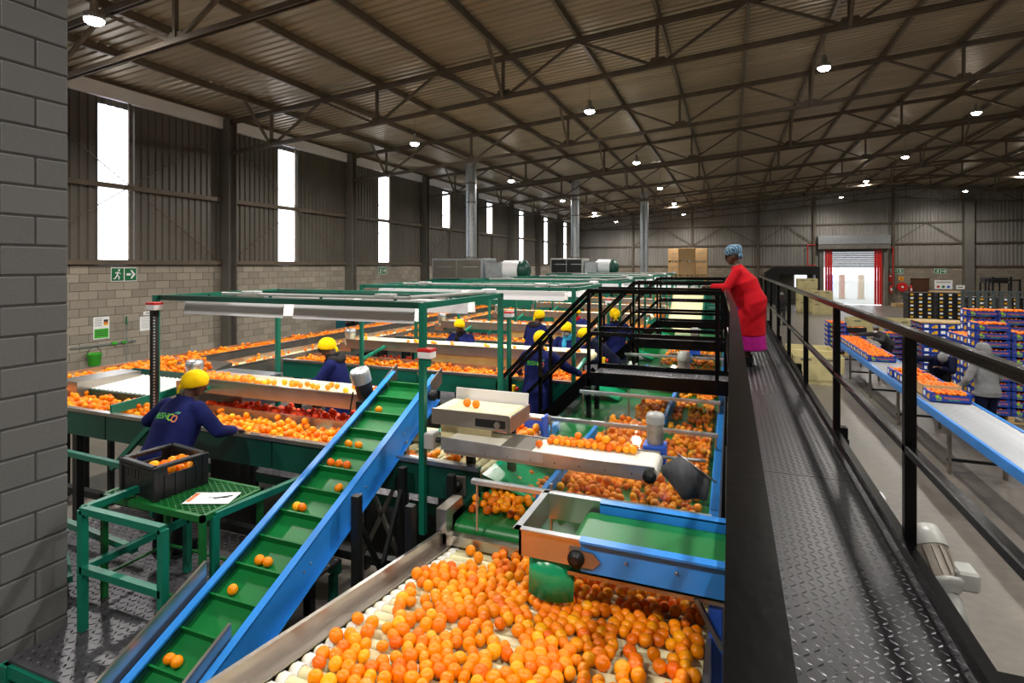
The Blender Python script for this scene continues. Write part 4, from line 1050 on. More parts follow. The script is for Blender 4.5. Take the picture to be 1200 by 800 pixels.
# blue bin of fruit behind
bb = thing('blue_hopper', 'small blue-edged hopper of mandarins beside the stair foot', 'hopper', (-1.75, 4.75, 1.4))
m = MB(); m.box(-2.1, -1.6, 4.55, 4.57, 1.58, 1.68); m.box(-2.1, -1.6, 4.98, 5.0, 1.58, 1.72); m.box(-1.62, -1.6, 4.85, 5.0, 1.5, 1.8); m.box(-2.1, -2.08, 4.55, 5.0, 1.58, 1.68); m.box(-2.1, -1.6, 4.55, 5, 1.56, 1.58); m.build('hopper_wall', M['dblue'], bb)
MB().tube((-2.08, 5.03, 1.74), (-1.6, 5.03, 1.74), .04, 12).build('drum', M['steel'], bb)
for x in (-2.05, -1.65): MB().box(x-.02, x+.02, 4.75, 4.79, 0, 1.56).build('leg', M['dark'], bb)
b = bed(34, -2.07, -1.64, 4.58, 4.97, 1.6, .075, .6); fruit_stuff('mandarin_heap', b, 'mandarins heaped in the blue-edged hopper', sub=2)
# motors near the far crossing
for i, (x, y, lab) in enumerate(((-.62, 8.3, 'silver gear motor standing on the sizing belt behind the nearest crossing'), (-.65, 11.5, 'silver gear motor standing beside the middle crossing'))):
    t = thing('gear_motor', lab, 'motor', (x, y, SZ)); MB().box(x-.1, x+.1, y-.1, y+.1, SZ+.1, SZ+.3).build('gearbox', M['dblue'], t)
    MB().lathe([(.08, 0), (.085, .18)], (x, y, SZ+.3), (0,0,1), 16).build('motor_body', M['mgrey'], t); MB().lathe([(.092, .18), (.092, .28), (.06, .31)], (x, y, SZ+.3), (0,0,1), 16).build('motor_cowl', M['grey'], t)
    MB().bar((x-.5, y, SZ+.07), (x+.5, y, SZ+.07), .05).build('mount_bar', M['steel_d'], t)
# ================================================================ LOWER LEFT: RAILINGS, GREEN TABLE, CRATE
st = thing('grating_table', 'small green table with a diamond grating top', 'table', (-3.95, 3.07, PLATZ))
GX0, GX1, GY0, GY1, GZ = -4.5, -3.42, 2.8, 3.35, 1.45
for a in ((GX0, GX1, GY0, GY0+.03), (GX0, GX1, GY1-.03, GY1), (GX0, GX0+.03, GY0, GY1), (GX1-.03, GX1, GY0, GY1)):
    MB().box(*a, GZ-.045, GZ).build('top_frame', M['grass'], st)
m = MB(); sp = .045
for sgn in (1, -1):
    c = -2.0
    while c < 2.5:
        # line y = GY0 + sgn*(x-GX0)*.7 + c, clipped to the frame
        pts = []
        for x in np.linspace(GX0+.02, GX1-.02, 60):
            y = GY0+sgn*(x-GX0)*.62+c
            if GY0+.02 < y < GY1-.02: pts.append((x, y))
        if len(pts) > 1: m.bar((pts[0][0], pts[0][1], GZ-.008), (pts[-1][0], pts[-1][1], GZ-.008), .008, .01)
        c += sp
m.build('grating_mesh', M['grass'], st)
for x in (GX0+.02, GX1-.02):
    for y in (GY0+.02, GY1-.02): MB().bbox(x-.02, x+.02, y-.02, y+.02, PLATZ-.0, GZ-.045, .003).build('leg', M['grass'], st)
for y in (GY0+.02, GY1-.02): MB().bar((GX0, y, .82), (GX1, y, .82), .018).build('stretcher', M['grass'], st)
MB().bar((GX0+.02, GY0, .82), (GX0+.02, GY1, .82), .018).build('stretcher', M['grass'], st)

def rail_thing(lab, bars, name='guard_rail', m='green', rad=.024):
    c = np.array([p for b in bars for p in b]).mean(0); t = thing(name, lab, 'railing', (c[0], c[1], PLATZ), 'green guard rails')
    for a, b in bars: 
        v = abs(a[2]-b[2]) > abs(a[0]-b[0])+abs(a[1]-b[1])
        MB().bar(a, b, rad*2, rad*2, (0, 1, 0) if v else (0, 0, 1)).build('post' if v else 'rail', M[m], t)
    return t
rail_thing('green box-section guard rail in front of the grating table', [((-4.2, 2.5, 1.5), (-3.4, 2.5, 1.5)), ((-4.2, 2.5, 1.09), (-3.4, 2.5, 1.09)), ((-4.2, 2.5, .66), (-4.2, 2.5, 1.5)), ((-3.4, 2.5, .66), (-3.4, 2.5, 1.5)), ((-4.2, 2.5, 1.5), (-4.2, 3.05, 1.5)), ((-4.2, 2.5, 1.09), (-4.2, 3.3, 1.09)), ((-4.2, 3.3, .66), (-4.2, 3.3, 1.12))])
rail_thing('green guard rail running from the grating table to the incline conveyor', [((-3.42, 2.9, 1.42), (-3.3, 3.9, 1.42)), ((-3.42, 2.9, .66), (-3.42, 2.9, 1.42)), ((-3.3, 3.9, .66), (-3.3, 3.9, 1.42))])
rail_thing('green hand rail at the back of the platform left of the crate', [((-6.3, 3.5, 1.35), (-5.1, 3.45, 1.35)), ((-5.45, 3.9, .66), (-5.45, 3.9, 1.6)), ((-5.45, 3.9, 1.6), (-6.1, 3.92, 1.05))])
rail_thing('low green rail beside the pillar foot', [((-5.9, 2.9, 1.15), (-4.25, 2.9, 1.02)), ((-5.9, 3.3, .8), (-4.7, 2.7, .8)), ((-5.85, 2.9, .66), (-5.85, 2.9, 1.15))])
sp_ = thing('entry_step', 'green framed step below the guard rail', 'step', (-3.9, 2.3, 0))
m = MB().box(-4.3, -3.3, 2.12, 2.42, .66, .68).build('tread_plate', M['tread_g'], sp_)
l = MB(); tread_lugs(l, -4.28, -3.32, 2.14, 2.4, .68, .05, .048, .017, .004); l.build('tread_lugs', M['tread_l'], m, kind='stuff')
for y in (2.12, 2.4): MB().box(-4.32, -3.28, y-.02, y+.02, .58, .66).build('edge_beam', M['green'], sp_)
for x in (-4.3, -3.3):
    for y in (2.12, 2.4): MB().bbox(x-.035, x+.035, y-.035, y+.035, 0, .66, .003).build('leg', M['green'], sp_)
# black crate
cr = thing('harvest_crate', 'black ventilated plastic crate holding mandarins on the green table', 'crate', (-4.05, 3.1, GZ))
KX0, KX1, KY0, KY1, KZ0, KZ1 = -4.42, -3.93, 2.87, 3.29, GZ, GZ+.255
w = .012
CXY = ((KX0+KX1)/2, (KY0+KY1)/2)
rot = Matrix.Translation((CXY[0], CXY[1], 0)) @ Matrix.Rotation(R(-8), 4, 'Z') @ Matrix.Translation((-CXY[0], -CXY[1], 0))
def cb_(name, m, mt='plastic', parent=cr): m.xform(rot); return m.build(name, M[mt], parent)
cb_('crate_floor', MB().box(KX0+.03, KX1-.03, KY0+.03, KY1-.03, KZ0, KZ0+.012))
sl = [KX0+.11, KX0+.16, KX0+.21, KX0+.26]
for y in (KY0+.02, KY1-.02):
    m = MB(); m.box(KX0+.03, KX1-.03, y-w/2, y+w/2, KZ0, KZ0+.125)
    xs = [KX0+.03]+[q for z in sl for q in (z-.007, z+.007)]+[KX1-.03]
    for i in range(0, len(xs), 2): m.box(xs[i], xs[i+1], y-w/2, y+w/2, KZ0+.12, KZ0+.205)
    cb_('long_wall', m)
    cb_('long_rim', MB().bbox(KX0-.005, KX1+.005, y-.022, y+.022, KZ0+.225, KZ1, .006))
    cb_('lower_rim', MB().bbox(KX0+.01, KX1-.01, y-.016, y+.016, KZ0+.195, KZ0+.222, .005))
for x in (KX0+.02, KX1-.02):
    cb_('short_wall', MB().box(x-w/2, x+w/2, KY0+.03, KY1-.03, KZ0, KZ0+.17))
    for y in (KY0+.06, KY1-.06): cb_('vent_rib', MB().box(x-w/2, x+w/2, y-.05, y+.05, KZ0+.17, KZ0+.23))
    cb_('short_rim', MB().bbox(x-.022, x+.022, KY0-.003, KY1+.003, KZ0+.225, KZ1, .006))
    for i in range(4): cb_('wall_rib', MB().box(x-.014 if x < -4.2 else x, x if x < -4.2 else x+.014, KY0+.09+i*.08-.005, KY0+.09+i*.08+.005, KZ0+.01, KZ0+.17))
for x in (KX0+.02, KX1-.02):
    for y in (KY0+.02, KY1-.02): cb_('corner_post', MB().bbox(x-.02, x+.02, y-.02, y+.02, KZ0, KZ1-.01, .004))
for i, (x, y, _, r) in enumerate(bed(20, KX0+.17, KX1-.05, KY0+.05, KY1-.05, 0, .072)):
    p = rot @ Vector((x, y, KZ0+.12+r+random.uniform(0, .035)))
    o = put('mandarin', fm[i % 4], p, None, (random.uniform(0, 6), .3, random.uniform(0, 6)), (r*1.05,)*3); tag(o, 'mandarin lying in the black plastic crate', 'mandarin', 'mandarins in the black crate')
fruit_stuff('mandarin_heap', [tuple(rot @ Vector((x, y, KZ0+.06+random.uniform(0, .06))))+(r,) for x, y, _, r in bed(34, KX0+.05, KX1-.05, KY0+.05, KY1-.05, 0, .075)], 'lower layer of mandarins seen through the slots of the black crate')
# paper sheet with pen line
ps = thing('paper_sheet', 'white paper form lying on the green grating table', 'paper', (-3.6, 3.05, GZ))
pm = Matrix.Translation((-3.62, 3.05, GZ+.004)) @ Matrix.Rotation(R(22), 4, 'Z')
MB().box(-.17, .17, -.1, .1, 0, .003).xform(pm).build('sheet', M['paper'], ps)
MB().box(-.03, .12, .0, .008, .003, .004).xform(pm).build('ink_line', M['ink'], ps)
MB().box(-.165, -.13, -.07, .08, .003, .004).xform(pm).build('orange_edge', M['oprint'], ps)
m = MB(); m.tube((.02, -.02, .008), (.14, .03, .008), .004, 8); m.xform(pm).build('pen', M['dark'], ps)

# dark machinery lattice under the incline conveyor
lt = thing('rack_frame', 'dark perforated rack frame in the shade behind the incline conveyor', 'rack', (-2.2, 3.5, 0))
for x in (-2.5, -2.05):
    for y in (3.3, 3.9): MB().bbox(x-.03, x+.03, y-.03, y+.03, 0, 1.55, .003).build('upright', M['dark'], lt)
MB().bar((-2.5, 3.3, .3), (-2.5, 3.9, 1.4), .03).build('brace', M['dark'], lt); MB().bar((-2.5, 3.9, .3), (-2.5, 3.3, 1.4), .03).build('brace', M['dark'], lt)
MB().bar((-2.05, 3.3, .9), (-1.95, 3.9, 1.15), .03).build('brace', M['teal'], lt)
MB().box(-2.5, -2.05, 3.3, 3.9, .5, .53).build('shelf', M['dark'], lt)

# ================================================================ ON THE LEFT WALL
def exit_sign(x, y, z, w, h, face, lab, flip=False):
    "face: +x (left wall) or -y (far wall)"
    t = thing('exit_sign', lab, 'sign', (x, y, z), 'green exit signs')
    X = Vector((0, 1, 0)) if face == 'x' else Vector((1, 0, 0)); N = Vector((1, 0, 0)) if face == 'x' else Vector((0, -1, 0)); Z = Vector((0, 0, 1)); C = Vector((x, y, z))
    def P(a, b, d): return C+X*a*w/2+Z*b*h/2+N*d
    def poly(pts, d0, d1, m, nm):
        b = MB(); n = len(pts); b.add([P(*p, d0) for p in pts]+[P(*p, d1) for p in pts], [tuple(range(n)), tuple(range(n, 2*n))[::-1]]+[(i, n+i, n+(i+1) % n, (i+1) % n) for i in range(n)]); b.build(nm, M[m], t)
    poly([(-1, -1), (1, -1), (1, 1), (-1, 1)], .005, .02, 'paper', 'sign_border')
    for s in (-1, 1): poly([(s*.5-.46, -.9), (s*.5+.46, -.9), (s*.5+.46, .9), (s*.5-.46, .9)], .02, .023, 'gsign', 'sign_panel')
    f = -1 if flip else 1
    # arrow
    a = .5*f
    poly([(a-.32*f, -.16), (a+.02*f, -.16), (a+.02*f, .16), (a-.32*f, .16)], .023, .026, 'paper', 'arrow_shaft'); poly([(a-.02*f, -.62), (a+.12*f, -.62), (a+.38*f, 0), (a+.12*f, .62), (a-.02*f, .62), (a+.18*f, 0)], .023, .026, 'paper', 'arrow_head')
    # running figure
    a = -.5*f
    def limb(p, q, wd):
        dx, dy = q[0]-p[0], (q[1]-p[1])*h/w; L = math.hypot(dx, dy) or 1; nx, ny = -dy/L*wd, dx/L*wd*w/h
        poly([(p[0]+nx, p[1]+ny), (q[0]+nx, q[1]+ny), (q[0]-nx, q[1]-ny), (p[0]-nx, p[1]-ny)], .023, .026, 'paper', 'figure_limb')
    limb((a+.03*f, .4), (a-.05*f, -.1), .06); limb((a-.05*f, -.1), (a+.12*f, -.35), .045); limb((a+.12*f, -.35), (a+.08*f, -.7), .04); limb((a-.05*f, -.1), (a-.2*f, -.55), .045); limb((a-.2*f, -.55), (a-.34*f, -.6), .035)
    limb((a+.02*f, .35), (a+.22*f, .1), .035); limb((a, .35), (a-.2*f, .2), .035)
    poly([(a+.1*f+.08*math.cos(k*.785), .62+.16*math.sin(k*.785)) for k in range(8)], .023, .026, 'paper', 'figure_head')
exit_sign(XL, 9.2, 2.98, .62, .34, 'x', 'green running man exit sign below the brightest wall strip')
exit_sign(XL, 20.1, 2.98, .6, .32, 'x', 'small green running man exit sign beyond the third column')
exit_sign(12.4, YF, 2.75, .8, .4, 'y', 'green exit sign with arrow above the fire hose reel', True)
exit_sign(15.25, YF, 2.75, .8, .4, 'y', 'green exit sign with arrow above the white notice board')
def notice(y, z, w, h, lab, green=None):
    t = thing('notice', lab, 'notice', (XL, y, z)); MB().box(XL, XL+.006, y-w/2, y+w/2, z-h/2, z+h/2).build('sheet', M['paper'], t)
    return t
t = notice(8.68, 1.72, .36, .52, 'white notice with a green lower half on the blockwork')
MB().box(XL+.006, XL+.008, 8.52, 8.84, 1.48, 1.70).build('green_field', M['gprint'], t)
for i in range(5): MB().box(XL+.006, XL+.008, 8.53, 8.69, 1.93-i*.04, 1.94-i*.04).build('text_line', M['ink'], t)
MB().box(XL+.006, XL+.008, 8.73, 8.83, 1.86, 1.91).build('dark_swatch', M['ink'], t); MB().box(XL+.006, XL+.008, 8.73, 8.83, 1.81, 1.86).build('orange_swatch', M['oprint'], t); MB().box(XL+.006, XL+.008, 8.73, 8.83, 1.77, 1.81).build('yellow_swatch', M['yellow'], t)
for i in range(3): MB().box(XL+.008, XL+.009, 8.55, 8.81, 1.64-i*.05, 1.655-i*.05).build('text_line', M['ink'], t)
t = notice(9.85, 1.72, .5, .36, 'plain white paper notice beside the toothed post')
for i in range(8): MB().box(XL+.006, XL+.008, 9.64, 10.05, 1.86-i*.035, 1.868-i*.035).build('text_line', M['grey'], t)
t = notice(9.85, 1.98, .32, .09, 'narrow white label above the plain paper notice'); MB().box(XL+.006, XL+.008, 9.75, 9.95, 1.97, 1.99).build('text_line', M['ink'], t)
# bucket and mop on a wall rail
rl = thing('tool_rail', 'grey wall rail with green clips for cleaning tools', 'rail', (XL, 8.9, 1.3))
MB().box(XL, XL+.03, 8.0, 9.5, 1.3, 1.34).build('rail', M['galv'], rl)
for y in (8.95, 9.2): MB().bbox(XL+.03, XL+.08, y-.06, y+.06, 1.29, 1.36, .01).build('clip', M['gprint'], rl)
bk = thing('bucket', 'green plastic bucket hanging on the blockwork wall', 'bucket', (XL+.2, 8.4, .85))
MB().lathe([(.10, 0), (.11, .01), (.145, .26), (.155, .27), (.155, .29), (.135, .29), (.1, .02)], (XL+.2, 8.4, .88), (0, 0, 1), 20).build('pail', M['gprint'], bk)
MB().path([(XL+.2, 8.25+.15*0+(-.0), 1.15)] + [(XL+.2, 8.4-.15*math.cos(a), 1.15+.17*math.sin(a)) for a in np.linspace(.1, 3.04, 9)], .007).build('bail_handle', M['dark'], bk)
mp_ = thing('mop', 'long grey-handled mop with green grip clipped to the wall rail', 'mop', (XL+.09, 9.2, 0))
MB().tube((XL+.1, 9.2, .3), (XL+.1, 9.2, 1.75), .013, 8).build('handle', M['galv'], mp_); MB().tube((XL+.1, 9.2, 1.75), (XL+.1, 9.2, 1.95), .02, 8).build('grip', M['gsign'], mp_)
MB().lathe([(.03, .3), (.05, .25), (.12, .02), (.11, 0)], (XL+.12, 9.2, .02), (0, 0, 1), 12).build('mop_head', M['paper'], mp_)
# blue machine by the wall
bm2 = thing('floor_cleaner', 'blue-green machine with a black wheel parked against the side wall', 'machine', (-12.6, 16.3, 0))
MB().bbox(-13.0, -12.2, 15.9, 17.6, .5, 1.55, .08).build('body', mat('petrol_blue', '#1c6a7a', .4), bm2); m = MB(); m.lathe([(.3, 0), (.32, .02), (.32, .14), (.1, .15)], (-12.15, 15.7, 1.3), (1, 0, 0), 20); m.build('wheel', M['plastic'], bm2)
MB().box(-12.9, -12.3, 16.0, 17.4, 0, .5).build('chassis', M['dark'], bm2)

# ================================================================ FAR MACHINERY
gt = thing('wash_tunnel', 'dark green washing tunnel running across the hall behind the tables', 'machine', (-7.5, 21, 0))
MB().bbox(-9.6, -5.4, 20.05, 20.8, 1.2, 2.05, .03).build('tunnel_body', M['green'], gt)
MB().prism([(20.05, 2.06), (20.8, 2.06), (20.75, 2.45), (20.4, 2.45)], 'x', -11.2, -8.0).build('hood', M['teal'], gt)
for x in (-9.4, -7.5, -5.6):
    for y in (20.15, 20.7): MB().box(x-.06, x+.06, y-.06, y+.06, 0, 1.2).build('leg', M['green'], gt)
for i in range(2): MB().ball((-6.1+i*.25, 20.2, 2.13), .09, 10, 6).build('beacon', M['red'] if i else M['white'], gt)
MB().box(-5.9, -5.6, 20.1, 20.3, 2.05, 2.25).build('control_box', M['green'], gt)
def dryer(x0, x1, y, z0, z1, lab, face, fx):
    t = thing('dryer_unit', lab, 'machine', ((x0+x1)/2, y+.7, 0))
    MB().bbox(x0, x1, y, y+1.5, z0, z1, .03).build('cabinet', M['galv'] if face == 'taupe' else M['grey'], t)
    n = 2
    for i in range(2):
        for j in range(2):
            a = x0+.08+i*(x1-x0-.12)/2; b = a+(x1-x0-.2)/2; c = z0+.06+j*(z1-z0-.1)*.62; d = c+(z1-z0)*(.54 if j == 0 else .3)
            MB().box(a, b, y-.012, y, c, d).build('access_panel', M[face], t)
        a = x0+.3+i*(x1-x0)/2; MB().box(a, a+.7, y-.03, y-.012, z0+.5, z0+.54).build('panel_handle', M['galv'], t)
    # elbow duct on the side
    MB().bbox(x1, x1+.75, y+.2, y+1.3, z0, z1-.15, .05).build('duct_box', M['galv'], t)
    MB().lathe([(.42, 0), (.42, .6), (.38, .75)], (x1+.7, y+.75, z0+.38), (1, 0, 0), 18).build('blower_duct', M['white'], t)
    MB().lathe([(.4, 0), (.44, .05), (.44, .25), (.2, .42)], (x1+1.4, y+.75, z0+.36), (1, 0, 0), 18).build('blower_cap', M['dgreen'], t)
    MB().box(x0-.2, x1+2, y-.1, y+1.6, z0-.5, z0-.02).build('base_frame', M['green'], t)
    for x in (x0, x1+1.5):
        for yy in (y, y+1.4): MB().box(x-.06, x+.06, yy-.06, yy+.06, 0, z0-.5).build('leg', M['green'], t)
    fl = thing('flue_pipe', fx, 'pipe', ((x0+x1)/2+.3, y+.8, z1)); x = (x0+x1)/2+.3
    MB().tube((x, y+.8, z1-.02), (x, y+.8, zr(x)+.3), .24, 20).build('pipe', M['galv'], fl)
    for z in (z1+.02, z1+2.4, zr(x)-1.0): MB().lathe([(.265, 0), (.265, .07)], (x, y+.8, z), (0, 0, 1), 20).build('pipe_collar', M['steel_d'], fl)
dryer(-12.0, -9.6, 21.0, 2.62, 3.5, 'taupe dryer cabinet with a white blower duct', 'taupe', 'fat galvanised flue pipe rising from the taupe dryer')
dryer(-9.5, -7.6, 30.0, 2.75, 3.6, 'black-fronted dryer cabinet farther back', 'dark', 'galvanised flue pipe rising from the black-fronted dryer')
fl = thing('flue_pipe', 'slim galvanised twin pipe in the middle distance left of the cartons', 'pipe', (-5.4, 38, 0)); 
for dx in (-.14, .14): MB().tube((-5.4+dx, 38, 0), (-5.4+dx, 38, zr(-5.4)), .12, 14).build('pipe', M['galv'], fl)
for i, (x0, x1, y) in enumerate(((-9.2, -1.5, 25.5), (-8.6, -1.2, 28.0), (-8, -1.0, 33.0))):
    t = thing('packing_line', ['green packing line with white hood behind the sorting tables', 'second green packing line with white hood behind the tables', 'farthest green packing line with white hood'][i], 'machine', ((x0+x1)/2, y, 0))
    MB().bbox(x0, x1, y, y+1.4, 1.0, 1.7, .03).build('line_body', M['green'], t)
    MB().bbox(x0, x1, y+.2, y+1.2, 1.95, 2.25, .04).build('white_hood', M['white'], t)
    MB().bar((x0, y, 2.45), (x1, y, 2.45), .09).build('top_rail', M['green'], t)
    for x in np.linspace(x0+.2, x1-.2, 5):
        for yy in (y+.1, y+1.3): MB().box(x-.05, x+.05, yy-.05, yy+.05, 0, 2.45).build('post', M['green'], t)
    b = bed(60, x0, x1, y+.1, y+.5, 1.7, .08); fruit_stuff('mandarin_stream', b, ['mandarins on the green packing line behind the sorting tables', 'mandarins on the second green packing line', 'mandarins on the farthest green packing line'][i], sub=1)
# inclined cream elevator seen through the crossing rails
t = thing('incline_conveyor', 'cream slatted inclined conveyor with green sides seen through the crossing rails', 'conveyor', (-1.2, 17.5, 0))
def ez(y): return 1.15+(y-15.9)*.42
for x in (-1.75, -.75): MB().prism([(15.9, ez(15.9)-.1), (19, ez(19)-.1), (19, ez(19)+.12), (15.9, ez(15.9)+.12)], 'x', x-.02, x+.02).build('side_panel', M['green'], t)
for i in range(24):
    y = 15.95+i*.127; MB().prism([(y, ez(y)), (y+.11, ez(y+.11)), (y+.11, ez(y+.11)+.03), (y, ez(y)+.02)], 'x', -1.72, -.78).build('slat', M['cream'], t)
for y in (16.2, 18.8):
    for x in (-1.75, -.75): MB().box(x-.05, x+.05, y-.05, y+.05, 0, ez(y)-.1).build('leg', M['green'], t)
t = thing('machine_frame', 'green machine frame standing beside the cream inclined conveyor', 'machine', (-.6, 21, 0))
for x in (-1.7, -.4):
    for y in (20, 22): MB().bbox(x-.06, x+.06, y-.06, y+.06, 0, 2.3, .005).build('post', M['green'], t)
for z in (1.0, 1.7, 2.25):
    for y in (20, 22): MB().bar((-1.7, y, z), (-.4, y, z), .1).build('rail', M['green'], t)
MB().bbox(-1.55, -.55, 20.2, 21.8, 1.1, 1.6, .03).build('hopper', M['teal'], t)
MB().bbox(-1.4, -1.1, 19.9, 20.0, 1.75, 2.15, .01).build('control_panel', M['grey'], t)
# cartons on pallets against the far wall
def pallet(x0, x1, y0, y1, z, parent):
    for i in range(5):
        a = x0+i*(x1-x0-.1)/4; MB().box(a, a+.1, y0, y1, z+.115, z+.14).build('deck_board', M['wood'], parent)
    for x in (x0, (x0+x1)/2-.05, x1-.1): MB().box(x, x+.1, y0, y1, z+.02, z+.115).build('stringer', M['wood'], parent)
    for y in (y0, (y0+y1)/2-.05, y1-.1): MB().box(x0, x1, y, y+.1, z, z+.02).build('bottom_board', M['wood'], parent)
stacks = [(-4.0, 47.3, 4, 'front'), (-5.0, 49.2, 4, 'rear left'), (-2.9, 49.2, 4, 'rear right')]
for x, y, n, nm in stacks:
    for j in range(n):
        z = j*1.16; w = 1.3 if nm == 'front' else 1.1
        t = thing('carton_pallet', f'palletised brown carton block, {ORD[j]} tier of the {nm} stack by the far wall', 'carton', (x+w/2, y+.6, z), 'brown carton blocks by the far wall')
        pallet(x, x+w, y, y+1.2, z, t)
        MB().bbox(x+.01, x+w-.01, y+.01, y+1.19, z+.14, z+1.155, .02).build('carton_block', M['carton'], t)
        for a, b in ((.35, .75), (.75, .8)): MB().box(x+.35, x+w-.35, y+.004, y+.012, z+a, z+a+.04).build('printed_line', M['grey'], t)

# ================================================================ RIGHT: ROLLER CONVEYOR
RX0, RX1, RY0, RY1, RZ = 3.1, 3.85, 6.6, 20.6, .85
rc = thing('roller_conveyor', 'blue-edged gravity roller conveyor carrying fruit trays', 'conveyor', (3.5, 13, 0))
for x in (RX0, RX1): MB().bbox(x-.025, x+.025, RY0, RY1, RZ-.13, RZ+.012, .005).build('side_rail', M['blue'], rc)
rm = roller_mesh(RX1-RX0-.06, .025, 'x', 'zinc', 12)
y = RY0+.05
while y < RY1: put('roller', rm, ((RX0+RX1)/2, y, RZ-.022), rc); y += .075
for y in (7.5, 10.4, 13.2, 15.6, 18.0, 20.3):
    for x in (RX0+.03, RX1-.03): MB().bbox(x-.025, x+.025, y-.025, y+.025, 0, RZ-.13, .003).build('leg', M['steel_d'], rc)
    MB().bar((RX0, y, .22), (RX1, y, .22), .04).build('stretcher', M['dark'], rc)
# fruit trays -----------------------------------------------------------
BW, BD_, BH = .59, .39, .155
def make_tray():
    t = thing('fruit_tray', 'blue printed fruit tray', 'tray', (0, 0, 0))
    w, d, h, th = BW/2, BD_/2, BH, .006
    m = MB(); m.box(-w, w, -d, d, 0, .006)
    m.mat(0)
    for s in (-1, 1):
        # long sides: dip in the upper edge leaves a hand slot between stacked trays
        pts = [(-w, 0), (w, 0), (w, h), (w*.78, h), (w*.74, h-.035), (-w*.74, h-.035), (-w*.78, h), (-w, h)]
        m.prism(pts, 'y', s*d-(th if s > 0 else 0), s*d+(th if s < 0 else 0))
        m.box(s*w-(th if s > 0 else 0), s*w+(th if s < 0 else 0), -d, d, 0, h)
        m.box(s*w-(.06 if s > 0 else 0), s*w+(.06 if s < 0 else 0), -d, d, h-.004, h)
    m.build('tray_body', M['tray'], t)
    s = -1
    em = MB()
    def pol(pts, mi, dd=.0015): em.mat(mi); em.prism([(p[0]*(-s), p[1]) for p in pts], 'y', s*d, s*(d+dd))
    circ = lambda cx, cz, r, n=10: [(cx+r*math.cos(6.283*k/n), cz+r*math.sin(6.283*k/n)) for k in range(n)]
    pol(circ(-.19, .083, .03), 0); pol(circ(-.145, .06, .018), 0)
    pol([(-.196, .03), (-.186, .03), (-.188, .075), (-.194, .075)], 1, .002); pol([(-.148, .03), (-.142, .03), (-.143, .05), (-.147, .05)], 1, .002)
    pol([(-.215, .02), (-.13, .02), (-.14, .03), (-.205, .03)], 0)
    arc = [(-.19+.075*math.cos(a), .06+.065*math.sin(a)) for a in np.linspace(.4, 2.9, 9)]; arc2 = [(-.19+.07*math.cos(a), .06+.06*math.sin(a)) for a in np.linspace(2.9, .4, 9)]
    pol(arc+arc2, 1)
    em.build('tree_emblem', [M['lime'], M['oprint']], t)
    place_text('FRESHGROUND', .05, txt_mtx((.08, -(d+.0008), .066), (1, 0, 0)), M['oprint'], t, bold=.001, extrude=.0008)
    tg = MB()
    for a, b in ((-.03, .03), (.04, .13)): tg.prism([(a, .03), (b, .03), (b, .042), (a, .042)], 'y', -d-.0015, -d)
    tg.build('tagline_print', M['gprint'], t)
    for s in (-1, 1):
        # short ends: white data label and fruit picture
        def pe(y0, y1, z0, z1, nm, mt): MB().box(s*w if s > 0 else -w-.0015, w+.0015 if s > 0 else -w, min(y0, y1), max(y0, y1), z0, z1).build(nm, M[mt], t)
        pe(-s*.05, -s*.155, .045, .13, 'data_label', 'paper')
        b = MB(); q = [(s*.02, .03), (s*.17, .03), (s*.17, .125), (s*.11, .12), (s*.03, .075)]
        b.prism(q, 'x', s*w, s*(w+.0015)); b.build('fruit_picture', M['yprint'], t)
    return t
PROTO = make_tray()
fme = None
tray_fruit = []
def tray_world(x, y, z, rz, full=True):
    c, s = math.cos(rz), math.sin(rz)
    n = 30 if full else 10
    for i in range(7):
        for j in range(4):
            if not full and 0 < j < 3: continue
            a = -.245+i*.08+random.uniform(-.012, .012); b = -.135+j*.088+random.uniform(-.012, .012)
            tray_fruit.append((x+a*c-b*s, y+a*s+b*c, z+(BH-.022 if full else BH-.052)+random.uniform(-.008, .014), .037))
    
used = False
def tray(x, y, z, rz, lab, grp, full):
    global used
    if not used: o = PROTO; o.location = (x, y, z); o.rotation_euler.z = rz; o['label'] = lab; used = True; WORG[o.name] = Vector((x, y, z))
    else: o = copy_tree(PROTO, (x, y, z), rz, lab)
    o['group'] = grp
    tray_world(x, y, z, rz, full)
    return o
LP = .172
def flat_pallet(x0, x1, y0, y1, lab):
    t = thing('pallet', lab, 'pallet', ((x0+x1)/2, (y0+y1)/2, 0), 'wooden pallets under the trays'); pallet(x0, x1, y0, y1, 0, t)
def topnote(j, n): return 'topmost' if j == n-1 else ('bottom' if j == 0 else f'{ORD[j]} from the floor')
def column_of_trays(x, y, n, rz, nm, grp, z0=.142, vis_from=0):
    for j in range(vis_from, n):
        tray(x, y, z0+j*LP, rz, f'blue fruit tray, {topnote(j, n)}, in the {nm}', grp, j == n-1)
PI = math.pi
# block A: two columns wide, four deep, beside the packer in the grey hoodie
flat_pallet(4.68, 5.9, 14.15, 15.8, 'wooden pallet under the tray block beside the grey hoodie')
column_of_trays(4.99, 14.36, 11, 0, 'front column behind the grey hoodie', 'trays in the near pallet block')
column_of_trays(5.6, 14.36, 10, 0, 'front column at the picture edge', 'trays in the near pallet block')
for i, (n, nm) in enumerate(((9, 'second column of the near block'), (9, 'third column of the near block'), (9, 'rearmost column of the near block'))):
    column_of_trays(4.99, 14.76+i*.4, n, 0, nm, 'trays in the near pallet block', vis_from=0)
column_of_trays(5.35, 15.9, 12, 0, 'tallest column peeking over the near block', 'trays in the near pallet block', vis_from=8)
column_of_trays(5.9, 15.9, 12, 0, 'tall rear column beside the steel barrier', 'trays in the near pallet block', vis_from=8)
